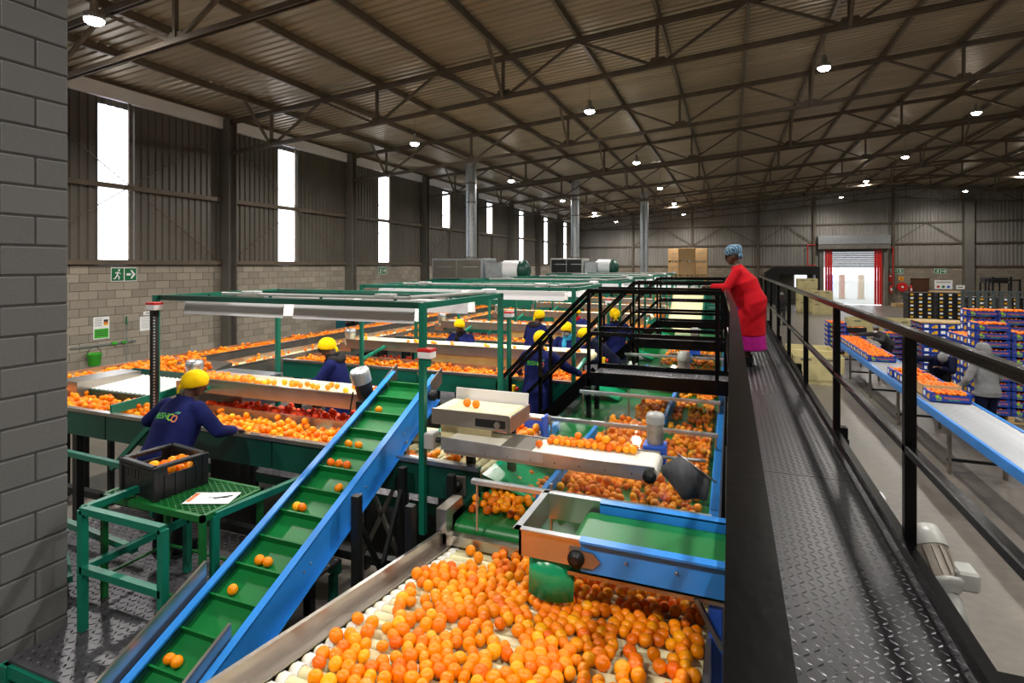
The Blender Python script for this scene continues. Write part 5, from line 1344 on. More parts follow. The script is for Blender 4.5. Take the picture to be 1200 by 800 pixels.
# block C: ends towards the camera
flat_pallet(5.2, 6.45, 19.45, 20.75, 'wooden pallet under the tray block with fruit pictures facing out')
for i in range(3):
    column_of_trays(5.43+i*.4, 19.8, 8, -PI/2, f'{["logo-side column", "middle column", "inner column"][i]} of the picture-label block', 'trays in the picture-label block')
column_of_trays(5.43, 20.4, 8, -PI/2, 'rear corner of the picture-label block', 'trays in the picture-label block')
t = thing('slip_sheet', 'pale wooden cover board on top of the picture-label tray block', 'board', (5.8, 20.1, 1.53))
MB().bbox(5.2, 6.45, 19.5, 20.7, .142+8*LP, .142+8*LP+.02, .004).build('board', M['wood'], t)
MB().box(5.2, 6.45, 19.5, 19.58, .142+8*LP+.02, .142+8*LP+.04).build('batten', M['wood'], t)
# stack D behind the bending packer, stack E at the conveyor end
column_of_trays(4.9, 21.3, 6, 0, 'front column behind the grey knit cap', 'trays behind the conveyor', .02)
column_of_trays(5.2, 22.3, 6, 0, 'rear column behind the grey knit cap', 'trays behind the conveyor', .02, 3)
flat_pallet(3.2, 4.5, 22.75, 23.7, 'wooden pallet under the trays at the far conveyor end')
column_of_trays(3.56, 22.97, 6, 0, 'front column at the far conveyor end', 'trays at the far conveyor end')
column_of_trays(3.56, 23.4, 6, 0, 'rear column at the far conveyor end', 'trays at the far conveyor end')
column_of_trays(4.17, 22.97, 4, 0, 'low column at the far conveyor end', 'trays at the far conveyor end')
t = thing('black_tray', 'black carton tray of mandarins on top of the low tray column', 'tray', (4.17, 22.97, .142+4*LP))
z = .142+4*LP
m = MB(); m.box(3.87, 4.47, 22.77, 23.17, z, z+.01); m.box(3.87, 4.47, 22.77, 22.78, z, z+.17); m.box(3.87, 4.47, 23.16, 23.17, z, z+.17); m.box(3.87, 3.88, 22.77, 23.17, z, z+.17); m.box(4.46, 4.47, 22.77, 23.17, z, z+.17); m.build('tray_wall', M['plastic'], t)
tray_world(4.17, 22.97, z, 0)
# trays riding on the roller conveyor
ys = [16.0+.42*i for i in range(10)]
for i, y in enumerate(ys):
    tray(3.42, y, RZ+.012, 0, f'{ORD[i]} blue tray in the packed row reaching back along the conveyor', 'trays on the roller conveyor', True)
for i, (x, y, lab) in enumerate(((3.5, 11.75, 'blue tray closest to the camera on the roller conveyor'), (3.46, 12.62, 'blue tray behind the plain brown tray on the conveyor'), (3.46, 13.03, 'blue tray in front of the bending packer on the conveyor'), (3.46, 13.44, 'blue tray beneath the hands of the bending packer'), (3.44, 13.9, 'last blue tray of the short group on the conveyor'))):
    tray(x, y, RZ+.012, 0, lab, 'trays on the roller conveyor', True)
t = thing('brown_tray', 'plain brown carton tray on the roller conveyor', 'tray', (3.5, 12.2, RZ)); z = RZ+.012
m = MB(); x0, x1, y0, y1 = 3.22, 3.8, 12.0, 12.4; m.box(x0, x1, y0, y1, z, z+.01); m.box(x0, x1, y0, y0+.008, z, z+.2); m.box(x0, x1, y1-.008, y1, z, z+.2); m.box(x0, x0+.008, y0, y1, z, z+.2); m.box(x1-.008, x1, y0, y1, z, z+.2); m.build('tray_wall', M['carton'], t)
tray_world(3.5, 12.2, z+.04, 0)
fruit_stuff('mandarins_in_trays', tray_fruit, 'mandarins showing in the blue trays on the packing side', rand_mat('tray_peel', ['#ff7206', '#ff8a12', '#fb6404', '#ff9a20'], .36, 'island', .1, 170, .4), 1)

# ================================================================ WOODEN BINS
def make_bin(label):
    t = thing('fruit_bin', label, 'bin', (0, 0, 0), 'pale fruit bins')
    L, H = .58, .76
    for s in (-1, 1):
        for a, b in ((.12, .34), (.345, .56), (.565, H)):
            MB().bbox(-L, L, s*L-.014, s*L+.014, a, b, .004).build('wall_board', M['bin'], t)
            MB().bbox(s*L-.014, s*L+.014, -L+.015, L-.015, a, b, .004).build('wall_board', M['bin'], t)
        for x in (-L+.05, 0, L-.05):
            MB().bbox(x-.045, x+.045, s*(L+.02)-.012, s*(L+.02)+.012, .1, H-.01, .003).build('batten', M['bin'], t); MB().bbox(s*(L+.02)-.012, s*(L+.02)+.012, x-.045, x+.045, .1, H-.01, .003).build('batten', M['bin'], t)
        for x in (-.3, .3):
            MB().box(x-.13, x+.13, s*(L+.016)-.003, s*(L+.016)+.003, .64, .69).build('hand_slot', M['taupe'], t)
        MB().box(-L, L, s*(L-.06)-.06, s*(L-.06)+.06, 0, .1).build('skid', M['bin'], t)
    MB().box(-L, L, -L, L, .1, .125).build('bin_floor', M['bin'], t)
    MB().box(-L, L, -.06, .06, 0, .1).build('skid', M['bin'], t)
    return t
bins = [((2.2, 17.45, 0), 'pale fruit bin standing right below the walkway'), ((2.2, 18.68, 0), 'pale fruit bin behind the one right below the walkway'), ((.95, 17.6, 0), 'pale fruit bin partly hidden under the walkway'),
        ((5.7, 30.0, 0), 'pale fruit bin in the middle of the floor, first of three'), ((6.92, 30.0, 0), 'pale fruit bin in the middle of the floor, second of three'), ((8.14, 30.0, 0), 'pale fruit bin in the middle of the floor, third of three'),
        ((4.9, 43.2, 0), 'bottom bin of the tall stack by the dark porch'), ((4.9, 43.2, .77), 'middle bin of the tall stack by the dark porch'), ((4.9, 43.2, 1.54), 'top bin of the tall stack by the dark porch'),
        ((5.55, 41.6, 0), 'lower bin of the short stack by the dark porch'), ((5.55, 41.6, .77), 'upper bin of the short stack by the dark porch')]
b0 = make_bin(bins[0][1]); b0.location = bins[0][0]
for loc, lab in bins[1:]: copy_tree(b0, loc, 0, lab)

# ================================================================ MOTOR UNDER THE WALKWAY
gm = thing('gear_motor', 'grey gear motor with hollow shaft below the walkway edge', 'motor', (1.2, 4.2, 1.1))
c = Vector((1.22, 4.25, 1.26))
ax = Vector((.12, -.5, -.5)).normalized()
MB().lathe([(.06, -.28), (.10, -.27), (.115, -.2), (.115, -.14)], c, ax, 20).build('fan_cowl', M['grey'], gm)
MB().lathe([(.098, -.14), (.098, .05)], c, ax, 20).build('motor_body', M['mgrey'], gm)
for k in range(14):
    a = k*.45; p = c+ax*(-.13); u = ax.cross(Vector((0, 0, 1))).normalized(); v = ax.cross(u); d = u*math.cos(a)+v*math.sin(a)
    MB().bar(p+d*.1, p+ax*.17+d*.1, .008, .02, d).build('cooling_fin', M['mgrey'], gm)
MB().lathe([(.10, .05), (.13, .06), (.13, .085), (.10, .10), (.06, .13)], c, ax, 20).build('flange', M['grey'], gm)
MB().bbox(c.x+.07, c.x+.19, c.y-.1, c.y+.06, c.z-.05, c.z+.07, .015).build('terminal_box', M['grey'], gm)
c2 = c+ax*.2
MB().lathe([(.055, -.1), (.06, -.08), (.06, .08), (.045, .085), (.038, .08), (.038, .03)], c2+Vector((0, -.03, -.02)), (0, -.75, -.6), 18).build('hollow_shaft', M['grey'], gm)
MB().lathe([(.09, 0), (.09, .06)], c2+Vector((.0, .02, -.12)), (1, 0, 0), 18).build('gear_housing', M['mgrey'], gm)
MB().box(.96, 1.1, 3.95, 4.5, 1.05, 1.1).build('mount_plate', M['blue'], gm)
m = MB(); m.bar((1.0, 4.0, 1.1), (1.07, 4.0, .0), .05, .05, (0, 1, 0)); m.bar((1.0, 4.5, 1.1), (1.07, 4.5, 0), .05, .05, (0, 1, 0)); m.build('mount_leg', M['blue'], gm)
MB().bbox(.85, 1.0, 4.5, 4.62, 1.25, 1.6, .01).build('guard', M['white'], gm)
uc = thing('outfeed_conveyor', 'blue-sided outfeed belt passing beneath the walkway', 'conveyor', (.5, 4.2, 0))
MB().box(-.05, .92, 3.98, 4.0, 1.0, 1.18).build('side_panel', M['blue'], uc); MB().box(-.05, .92, 4.5, 4.52, 1.0, 1.18).build('side_panel', M['blue'], uc)
MB().box(-.05, .9, 4.02, 4.48, 1.1, 1.12).build('belt', M['belt'], uc)
for x in (.3, .85):
    for y in (4.0, 4.5): MB().box(x-.03, x+.03, y-.03, y+.03, 0, 1.0).build('leg', M['blue'], uc)
t = thing('blue_stand', 'blue steel stand under the near end of the walkway', 'stand', (.9, 2.35, 0)); MB().bbox(.84, .92, 2.3, 2.38, 0, 1.5, .004).build('post', M['blue'], t); MB().box(.75, 1.0, 2.2, 2.48, 0, .02).build('foot_plate', M['blue'], t)

# ================================================================ FAR RIGHT: BARRIER, FORKLIFT, PALLETS, SAFETY ITEMS
bf = thing('steel_barrier', 'grey steel barrier of upright flat bars behind the tray stacks', 'barrier', (12.5, 32, 0))
for z in (.25, 1.98): MB().bar((10.1, 32, z), (15.5, 32, z), .08).build('rail', M['barrier'], bf)
for i in range(19):
    x = 10.15+i*.29; MB().bbox(x-.07, x+.07, 31.97, 32.03, 0.0 if i % 6 == 0 else .2, 2.0, .005).build('upright', M['barrier'], bf)
MB().bar((12.8, 31.5, 1.7), (14.5, 31.5, 1.7), .09).build('gate_rail', M['barrier'], bf); MB().bar((12.8, 31.5, 0), (12.8, 31.5, 1.7), .09, .09, (0, 1, 0)).build('gate_post', M['rubber'], bf)
def wrapped(x, y, n, m_, lab):
    t = thing('wrapped_pallet', lab, 'pallet load', (x, y, 0), 'pallet loads behind the barrier'); pallet(x-.6, x+.6, y-.5, y+.5, 0, t)
    for j in range(n):
        for i in range(3): MB().bbox(x-.59+i*.395, x-.59+i*.395+.385, y-.5, y+.5, .145+j*.2, .145+j*.2+.19, .008).build('carton', M[m_], t)
        for i in range(3): MB().box(x-.5+i*.395, x-.36+i*.395, y-.505, y-.5, .18+j*.2, .28+j*.2).build('carton_label', M['yprint'] if (i+j) % 2 else M['paper'], t)
wrapped(9.6, 36.5, 8, 'plastic', 'wrapped pallet load left of the steel barrier'); wrapped(10.95, 36.6, 8, 'dark', 'dark wrapped pallet load behind the barrier'); wrapped(12.3, 36.6, 7, 'dark', 'dark wrapped pallet load behind the barrier centre'); wrapped(13.7, 36.6, 7, 'dark', 'dark wrapped pallet load beside the forklift')
wrapped(18.2, 44, 11, 'lime', 'lime green pallet load near the far wall'); wrapped(19.7, 44, 11, 'grey', 'grey pallet load near the far wall')
fk = thing('forklift', 'dark forklift truck parked behind the barrier', 'forklift', (15.6, 43, 0))
MB().bbox(15.0, 16.2, 43, 45, .3, 1.1, .08).build('chassis', M['dark'], fk)
for x in (15.15, 16.05): MB().bar((x, 43.0, .2), (x, 43.0, 2.5), .1, .1, (0, 1, 0)).build('mast', M['dark'], fk)
for x in (14.75, 16.45): MB().bar((x, 42.9, .3), (x, 42.9, 2.35), .09, .09, (0, 1, 0)).build('load_guard_post', M['dark'], fk)
for z in (1.2, 2.3): MB().bar((14.75, 42.9, z), (16.45, 42.9, z), .09).build('load_guard_bar', M['dark'], fk)
MB().bbox(15.1, 16.1, 43.4, 44.8, 2.1, 2.45, .04).build('overhead_guard', M['dark'], fk)
for x in (15.1, 16.1):
    for y in (43.4, 44.7): MB().bar((x, y, 1.0), (x, y, 2.1), .07, .07, (0, 1, 0)).build('guard_post', M['dark'], fk)
for x in (15.0, 16.1):
    for y in (43.3, 44.6): MB().lathe([(.2, 0), (.3, .02), (.3, .16), (.2, .18)], (x, y, .3), (1, 0, 0), 16).build('wheel', M['plastic'], fk)
for x in (15.3, 15.9): MB().box(x-.05, x+.05, 42.0, 43, .1, .14).build('fork', M['dark'], fk)
hr = thing('hose_reel', 'red fire hose reel on the far wall', 'hose reel', (12.7, YF, 1.4))
MB().lathe([(.36, 0), (.36, .04), (.2, .05), (.2, .12), (.36, .13), (.36, .17)], (12.7, YF-.02, 1.5), (0, -1, 0), 24).build('reel', M['red'], hr); MB().lathe([(.08, 0), (.08, .22)], (12.7, YF-.02, 1.5), (0, -1, 0), 12).build('hub', M['paper'], hr)
MB().path([(12.9, YF-.15, 1.2), (13.0, YF-.12, .9), (12.6, YF-.12, .85)], .03).build('hose', M['dark'], hr)
for x, lab in ((11.95, 'red fire extinguisher left of the hose reel'), (13.28, 'red fire extinguisher right of the hose reel')):
    t = thing('fire_extinguisher', lab, 'extinguisher', (x, YF-.12, .9)); MB().lathe([(.09, 0), (.1, .02), (.1, .5), (.06, .6), (.03, .62), (.03, .7)], (x, YF-.12, 1.0), (0, 0, 1), 14).build('cylinder', M['red'], t); MB().box(x-.05, x+.05, YF-.23, YF-.219, 1.2, 1.4).build('label', M['paper'], t)
    MB().box(x-.06, x+.06, YF-.16, YF-.08, 1.68, 1.74).build('valve', M['dark'], t)
t = thing('safety_sign', 'small yellow sign with red symbol above the hose reel', 'sign', (12.65, YF, 2.1)); MB().box(12.5, 12.82, YF-.02, YF, 2.0, 2.3).build('plate', M['yprint'], t); MB().box(12.6, 12.72, YF-.024, YF-.02, 2.08, 2.22).build('symbol', M['red'], t)
t = thing('safety_sign', 'red upright sign panel left of the hose reel', 'sign', (11.95, YF, 2.1)); MB().box(11.8, 12.06, YF-.02, YF, 1.9, 2.5).build('plate', M['red'], t); MB().box(11.85, 12.0, YF-.024, YF-.02, 2.3, 2.42).build('symbol', M['paper'], t)
t = thing('notice_board', 'white notice board with coloured symbols on the far wall', 'notice board', (15.4, YF, 1.6)); MB().bbox(14.85, 16.0, YF-.03, YF, 1.35, 2.05, .005).build('board', M['paper'], t)
for i, mm_ in enumerate(('red', 'gsign', 'dblue')): MB().lathe([(.1, 0), (.1, .006)], (15.08+i*.33, YF-.03, 1.55), (0, -1, 0), 14).build('symbol', M[mm_], t)
MB().box(14.95, 15.9, YF-.034, YF-.03, 1.85, 1.95).build('text_line', M['grey'], t)
t = thing('sign', 'narrow white sign beside the broad far column', 'sign', (16.25, YF, 1.4)); MB().box(16.05, 16.58, YF-.64, YF-.61, 1.4, 1.7).build('plate', M['paper'], t); MB().box(16.15, 16.45, YF-.644, YF-.64, 1.52, 1.58).build('text_line', M['ink'], t)
t = thing('carton_pallet', 'low block of brown cartons beside the brown door', 'carton', (15.1, 50.6, 0)); pallet(14.1, 16.0, 50, 51.2, 0, t)
for j in range(3):
    for i in range(2): MB().bbox(14.1+i*.95, 15.04+i*.95, 50, 51.2, .145+j*.38, .145+j*.38+.37, .01).build('carton', M['carton'], t)
t = thing('pallet', 'lower empty wooden pallet left of the brown door', 'pallet', (12.2, 51, 0)); pallet(11.7, 12.9, 50.4, 51.4, 0, t)
t = thing('pallet', 'upper empty wooden pallet left of the brown door', 'pallet', (12.2, 51, .142)); pallet(11.72, 12.92, 50.4, 51.4, .142, t)
pp = thing('fire_pipe', 'red fire water pipe running up the far wall', 'pipe', (11.98, YF-.1, 0)); MB().path([(12.05, YF-.3, 1.5), (12.05, YF-.3, 4.6), (11.9, YF-.3, 4.65)], .04).build('pipe', M['red'], pp); MB().path([(6.6, YF-.3, 3.2), (6.0, YF-.3, 3.2), (6.0, YF-.3, 4.9), (6.6, YF-.3, 4.95)], .04).build('branch_pipe', M['red'], pp)
# ================================================================ PEOPLE
def skin_mat(name, col): return mat(name, col, .5, 0, .06, 12)
SKIN = skin_mat('brown_skin', '#4a2c1e')
CL = {k: mat('cloth_'+k, c, .85, 0, .14, 9, .6, 13, spec=.15) for k, c in dict(navy='#161d52', dnavy='#10152e', yellow='#f4c70c', red='#a80a18', magenta='#8f1069', grey='#7f8183', dgrey='#3c3a3c', black='#17171a', blue='#2a6a9a', white='#dcdcdc', sky='#3aa0c8', charcoal='#2d2a2c').items()}
def m_turban():
    m = mat('cloth_turban', '#2f6f9c', .8, 0, .0); nt = m.node_tree; b = nt.nodes['Principled BSDF']
    tc = nt.nodes.new('ShaderNodeTexCoord'); v = nt.nodes.new('ShaderNodeTexWave'); v.inputs['Scale'].default_value = 18; v.inputs['Distortion'].default_value = 9; v.inputs['Detail'].default_value = 3
    r = nt.nodes.new('ShaderNodeValToRGB'); r.color_ramp.elements[0].color = lin('#1f4f7c'); r.color_ramp.elements[1].color = lin('#8aa3a0'); r.color_ramp.elements[0].position = .45
    nt.links.new(tc.outputs['Object'], v.inputs['Vector']); nt.links.new(v.outputs['Fac'], r.inputs[0]); nt.links.new(r.outputs[0], b.inputs['Base Color']); return m
CL['turban'] = m_turban()
EYE = mat('eye_dark', '#120c0a', .2, 0, 0); LIP = mat('lip', '#5c2a22', .5, 0, 0)

def capsule(mb, p, q, r0, r1, n=12):
    p = Vector(p); q = Vector(q); mb.tube(p, q, r0, n, r1); mb.ball(p, r0, n, 8); mb.ball(q, r1, n, 8)
def loft(mb, rings, n=20):
    "rings: (centre, x-axis vec, y-axis vec) ellipses -> closed surface"
    vs = []
    for c, a, b in rings:
        for k in range(n):
            t = 2*math.pi*k/n; vs.append(Vector(c)+Vector(a)*math.cos(t)+Vector(b)*math.sin(t))
    fs = [(i*n+k, i*n+(k+1) % n, (i+1)*n+(k+1) % n, (i+1)*n+k) for i in range(len(rings)-1) for k in range(n)]
    fs += [tuple(range(n))[::-1], tuple(range((len(rings)-1)*n, len(rings)*n))]
    mb.add(vs, fs, True)
def fuse(mb, name, m, parent, voxel, smooth=4, label=None):
    "merge overlapping closed shapes into one continuous surface"
    me = mb.mesh(name, m); o = bpy.data.objects.new(name, me)
    r = o.modifiers.new('r', 'REMESH'); r.mode = 'VOXEL'; r.voxel_size = voxel; r.use_smooth_shade = True
    s = o.modifiers.new('s', 'SMOOTH'); s.factor = .5; s.iterations = smooth
    me2 = bake(o); me2.name = name
    bpy.data.objects.remove(o); bpy.data.meshes.remove(me)
    me2.materials.clear(); me2.materials.append(m)
    o = bpy.data.objects.new(name, me2); COL.objects.link(o); o.parent = parent; WORG[o.name] = Vector((0,0,0))
    if label: o['label'] = label
    return o
def elbow(S, Hd, l1, l2, pole):
    d = Hd-S; L = min(d.length, (l1+l2)*.995); dn = d.normalized(); a = (l1*l1-l2*l2+L*L)/(2*L); h = math.sqrt(max(l1*l1-a*a, 1e-6))
    p = Vector(pole); p = (p-dn*p.dot(dn)).normalized()
    return S+dn*a+p*h, S+dn*L

def person(label, loc, face, H=1.62, lean=10, head_lean=None, head_turn=0, hands=None, coat='navy', hem=.5, stout=1.0, legs='black', cap='yellow', captype='bandana', skin=SKIN, extras=(), skirt=None, twist=0, sleeve=None, name='person', knees=0.0):
    """face: heading in degrees, 0 = +Y, 90 = -X. local frame: x right, y forward"""
    t = thing(name, label, 'person', loc); t.rotation_euler.z = R(face)
    WORG[t.name] = Vector((0,0,0))
    s = H/1.65
    Lm = Matrix.Rotation(-R(lean), 3, 'X'); Tw = Matrix.Rotation(R(twist), 3, 'Z')
    RT_ = Tw @ Lm
    Pv = Vector((0, -.04*math.sin(R(lean))*3, .90*s)); 
    def T(x, y, z): return Pv + RT_ @ Vector((x*s, y*s, z*s))
    hl = lean if head_lean is None else head_lean
    Hm = Tw @ Matrix.Rotation(R(head_turn), 3, 'Z') @ Matrix.Rotation(-R(hl), 3, 'X')
    N = T(0, 0, .52)
    HC = N + Hm @ Vector((0, .025*s, .135*s))
    def HD(x, y, z): return HC + Hm @ Vector((x*s, y*s, z*s))
    hands = hands or ((-.25, .3, 1.05), (.25, .3, 1.05))
    ex, ey = RT_ @ Vector((1, 0, 0)), RT_ @ Vector((0, 1, 0))
    # ---- body
    b = MB()
    w = stout
    loft(b, [(T(0, 0, -.12), ex*.13*s*w, ey*.1*s*w), (T(0, 0, -.04), ex*.165*s*w, ey*.115*s*w), (T(0, .0, .1), ex*.14*s*w, ey*.1*s*w), (T(0, .01, .26), ex*.155*s*w, ey*.11*s*w), (T(0, 0, .40), ex*.17*s, ey*.095*s), (T(0, -.005, .47), ex*.1*s, ey*.06*s), (T(0, 0, .53), ex*.055*s, ey*.055*s)])
    capsule(b, T(0, 0, .46), HD(0, -.015, -.06), .056*s, .052*s)
    hx, hy, hz = Hm @ Vector((1,0,0)), Hm @ Vector((0,1,0)), Hm @ Vector((0,0,1))
    loft(b, [(HD(0, .03, -.115), hx*.028*s, hy*.03*s), (HD(0, .022, -.09), hx*.05*s, hy*.058*s), (HD(0, .01, -.04), hx*.066*s, hy*.082*s), (HD(0, 0, .01), hx*.074*s, hy*.093*s), (HD(0, -.004, .06), hx*.072*s, hy*.09*s), (HD(0, -.008, .1), hx*.05*s, hy*.066*s), (HD(0, -.008, .118), hx*.02*s, hy*.03*s)])
    capsule(b, HD(0, .088, .01), HD(0, .108, -.03), .011*s, .016*s, 8)                       # nose
    capsule(b, HD(0, .088, -.062), HD(0, .09, -.064), .016*s, .016*s, 8)                      # mouth swell
    for sx in (-1, 1): b.ball(HD(sx*.076, -.005, -.01), (.012*s, .02*s, .03*s), 8, 6)
    wr = []
    for i, sx in enumerate((-1, 1)):
        S = T(sx*.185, -.005, .425); Ht = Vector(hands[i])*Vector((1, 1, 1)).x if False else Vector(hands[i])
        E, Hn = elbow(S, Ht, .28*s, .26*s, RT_ @ Vector((sx*.7, -.5, -.6)))
        capsule(b, S, E, .048*s, .040*s); capsule(b, E, Hn, .040*s, .027*s)
        d = (Hn-E).normalized(); side = d.cross(Vector((0, 0, 1))); side = side.normalized() if side.length > .1 else Vector((1, 0, 0)); up = side.cross(d).normalized()
        wr.append((S, E, Hn, d, side, up))
        pal = Hn+d*.05*s
        loft(b, [(Hn, side*.024*s, up*.017*s), (Hn+d*.03*s, side*.036*s, up*.016*s), (Hn+d*.085*s, side*.042*s, up*.013*s), (Hn+d*.095*s, side*.036*s, up*.01*s)], 12)
        for f, (o_, L) in enumerate(((-.030, .062), (-.010, .072), (.011, .068), (.031, .052))):
            p0 = Hn+d*.085*s+side*o_*s; p1 = p0+(d*.9-up*.3).normalized()*L*.55*s; p2 = p1+(d*.55-up*.8).normalized()*L*.5*s
            capsule(b, p0, p1, .0095*s, .009*s, 8); capsule(b, p1, p2, .009*s, .0078*s, 8)
        ts = side*(-sx)
        p0 = Hn+d*.03*s+ts*.03*s; p1 = p0+(d*.6+ts*.7-up*.2).normalized()*.04*s; p2 = p1+(d*.9+ts*.2-up*.3).normalized()*.03*s
        capsule(b, p0, p1, .012*s, .010*s, 8); capsule(b, p1, p2, .010*s, .0085*s, 8)
    leg_pts = []
    for sx in (-1, 1):
        hp = Pv+Vector((sx*.09*s, 0, -.04*s)); kn = Vector((sx*.105*s, .03+knees, .49*s)); an = Vector((sx*.11*s, -.02, .09*s))
        capsule(b, hp, kn, .078*s*w, .055*s); capsule(b, kn, an, .052*s, .036*s); capsule(b, an, an+Vector((0, .12*s, -.05*s)), .036*s, .03*s)
        leg_pts.append((hp, kn, an))
    fuse(b, 'body', skin, t, .0085*s, 3)
    # ---- coat: torso, sleeves, skirt in one garment
    g = MB(); w2 = w
    hemz = hem*s
    rings = []
    hipr = .205*s*w2
    rings += [(Vector((0, Pv.y*.35, hemz)), Vector((hipr*1.02, 0, 0)), Vector((0, hipr*.82, 0))), (Vector((0, Pv.y*.5, (hemz+Pv.z)/2)), Vector((hipr*1.02, 0, 0)), Vector((0, hipr*.8, 0)))] if hem < .86 else []
    rings += [(T(0, -.01, -.05), ex*.2*s*w2, ey*.155*s*w2), (T(0, 0, .1), ex*.178*s*w2, ey*.142*s*w2), (T(0, .008, .26), ex*.19*s*w2, ey*.148*s*w2), (T(0, 0, .40), ex*.205*s, ey*.128*s), (T(0, -.008, .465), ex*.14*s, ey*.095*s), (T(0, -.005, .505), ex*.085*s, ey*.08*s)]
    loft(g, rings, 24)
    for S, E, Hn, d, side, up in wr:
        capsule(g, S, E, .075*s, .062*s); cuff = E+(Hn-E)*(.93 if sleeve is None else sleeve); 
        g.ball(E, .062*s, 12, 8); g.tube(E, cuff, .06*s, 14, .045*s)
    fuse(g, 'hooded_top' if captype == 'hood' else 'coat', CL[coat], t, .012*s, 5)
    c = MB(); c.lathe([(.07*s, -.01), (.082*s, .0), (.078*s, .035*s), (.066*s, .045*s), (.06*s, .01)], T(0, -.005, .475), ex.cross(ey), 16); c.build('collar', CL[coat], t)
    # ---- legs
    tr_ = MB()
    if skirt:
        loft(tr_, [(Vector((0, 0, .22*s)), Vector((.22*s*w, 0, 0)), Vector((0, .19*s*w, 0))), (Vector((0, 0, .5*s)), Vector((.2*s*w, 0, 0)), Vector((0, .17*s*w, 0))), (Vector((0, Pv.y, .86*s)), Vector((.17*s*w, 0, 0)), Vector((0, .13*s*w, 0)))], 24)
        for k in range(14):
            a = k*.449; tr_.tube(Vector((.2*s*w*math.cos(a), .172*s*w*math.sin(a), .22*s)), Vector((.16*s*w*math.cos(a), .13*s*w*math.sin(a), .8*s)), .03*s, 8, .015*s)
        fuse(tr_, 'skirt', CL[skirt], t, .012*s, 3)
    else:
        for hp, kn, an in leg_pts: capsule(tr_, hp, kn, .1*s*w, .075*s); capsule(tr_, kn, an+Vector((0, 0, -.02)), .073*s, .06*s)
        fuse(tr_, 'trousers', CL[legs], t, .012*s, 3)
    for hp, kn, an in leg_pts:
        sh = MB(); sh.ball((an.x, .05*s, .055*s), (.048*s, .14*s, .052*s), 14, 8); sh.bbox(an.x-.045*s, an.x+.045*s, -.08*s, .18*s, 0, .03*s, .01); sh.tube((an.x, -.03*s, .05*s), (an.x, -.03*s, .12*s), .045*s, 12); sh.build('shoe', CL['black'], t)
    # ---- headgear
    hg = MB()
    if captype == 'bandana':
        tilt = Matrix.Rotation(R(24), 3, 'X'); q = Hm @ tilt
        qx, qy, qz = q @ Vector((1,0,0)), q @ Vector((0,1,0)), q @ Vector((0,0,1)); c0 = HD(0, -.01, .022)
        rr = []
        for k in range(9):
            a = R(-30+k*15); rr.append((c0+qz*math.sin(a)*.105*s, qx*math.cos(a)*.1*s, qy*math.cos(a)*.12*s))
        loft(hg, rr, 24)
        kn_ = HD(0, -.105, -.06); hg.ball(kn_, .022*s, 10, 6); 
        for sx in (-1, 1): capsule(hg, kn_, kn_+Hm @ Vector((sx*.035*s, -.005*s, -.055*s)), .014*s, .008*s, 8)
        fuse(hg, 'headscarf', CL[cap], t, .008*s, 2)
    elif captype == 'turban':
        loft(hg, [(HD(0, .0, .018), hx*.086*s, hy*.106*s), (HD(0, -.005, .06), hx*.102*s, hy*.118*s), (HD(0, -.012, .11), hx*.104*s, hy*.116*s), (HD(0, -.018, .15), hx*.086*s, hy*.094*s), (HD(0, -.02, .172), hx*.04*s, hy*.05*s)], 24)
        hg.ball(HD(.0, -.09, .0), (.07*s, .04*s, .045*s), 12, 8); hg.ball(HD(0, .07, .12), (.03*s, .03*s, .025*s), 10, 6)
        fuse(hg, 'headwrap', CL[cap], t, .009*s, 2)
    elif captype == 'beanie':
        loft(hg, [(HD(0, -.002, .022), hx*.086*s, hy*.104*s), (HD(0, -.004, .05), hx*.088*s, hy*.106*s), (HD(0, -.008, .1), hx*.074*s, hy*.09*s), (HD(0, -.01, .13), hx*.03*s, hy*.04*s)], 24)
        fuse(hg, 'knit_cap', CL[cap], t, .008*s, 2)
    elif captype == 'hood':
        loft(hg, [(T(0, -.03, .40), ex*.15*s, ey*.1*s), (HD(0, -.03, -.11), hx*.095*s, hy*.1*s), (HD(0, -.025, -.03), hx*.1*s, hy*.112*s), (HD(0, -.022, .05), hx*.098*s, hy*.114*s), (HD(0, -.02, .11), hx*.076*s, hy*.09*s), (HD(0, -.02, .14), hx*.03*s, hy*.04*s)], 24)
        fuse(hg, 'hood', CL[cap], t, .009*s, 3)
    # ---- face
    for sx in (-1, 1):
        e = MB(); e.ball(HD(sx*.03, .083, .012), (.011*s, .008*s, .007*s), 8, 6); e.build('eye', EYE, t)
        e = MB(); capsule(e, HD(sx*.018, .09, .03), HD(sx*.044, .08, .03), .0045*s, .0035*s, 6); e.build('eyebrow', EYE, t)
    e = MB(); capsule(e, HD(-.02, .1, -.064), HD(.02, .1, -.064), .006*s, .006*s, 8); e.build('mouth', LIP, t)
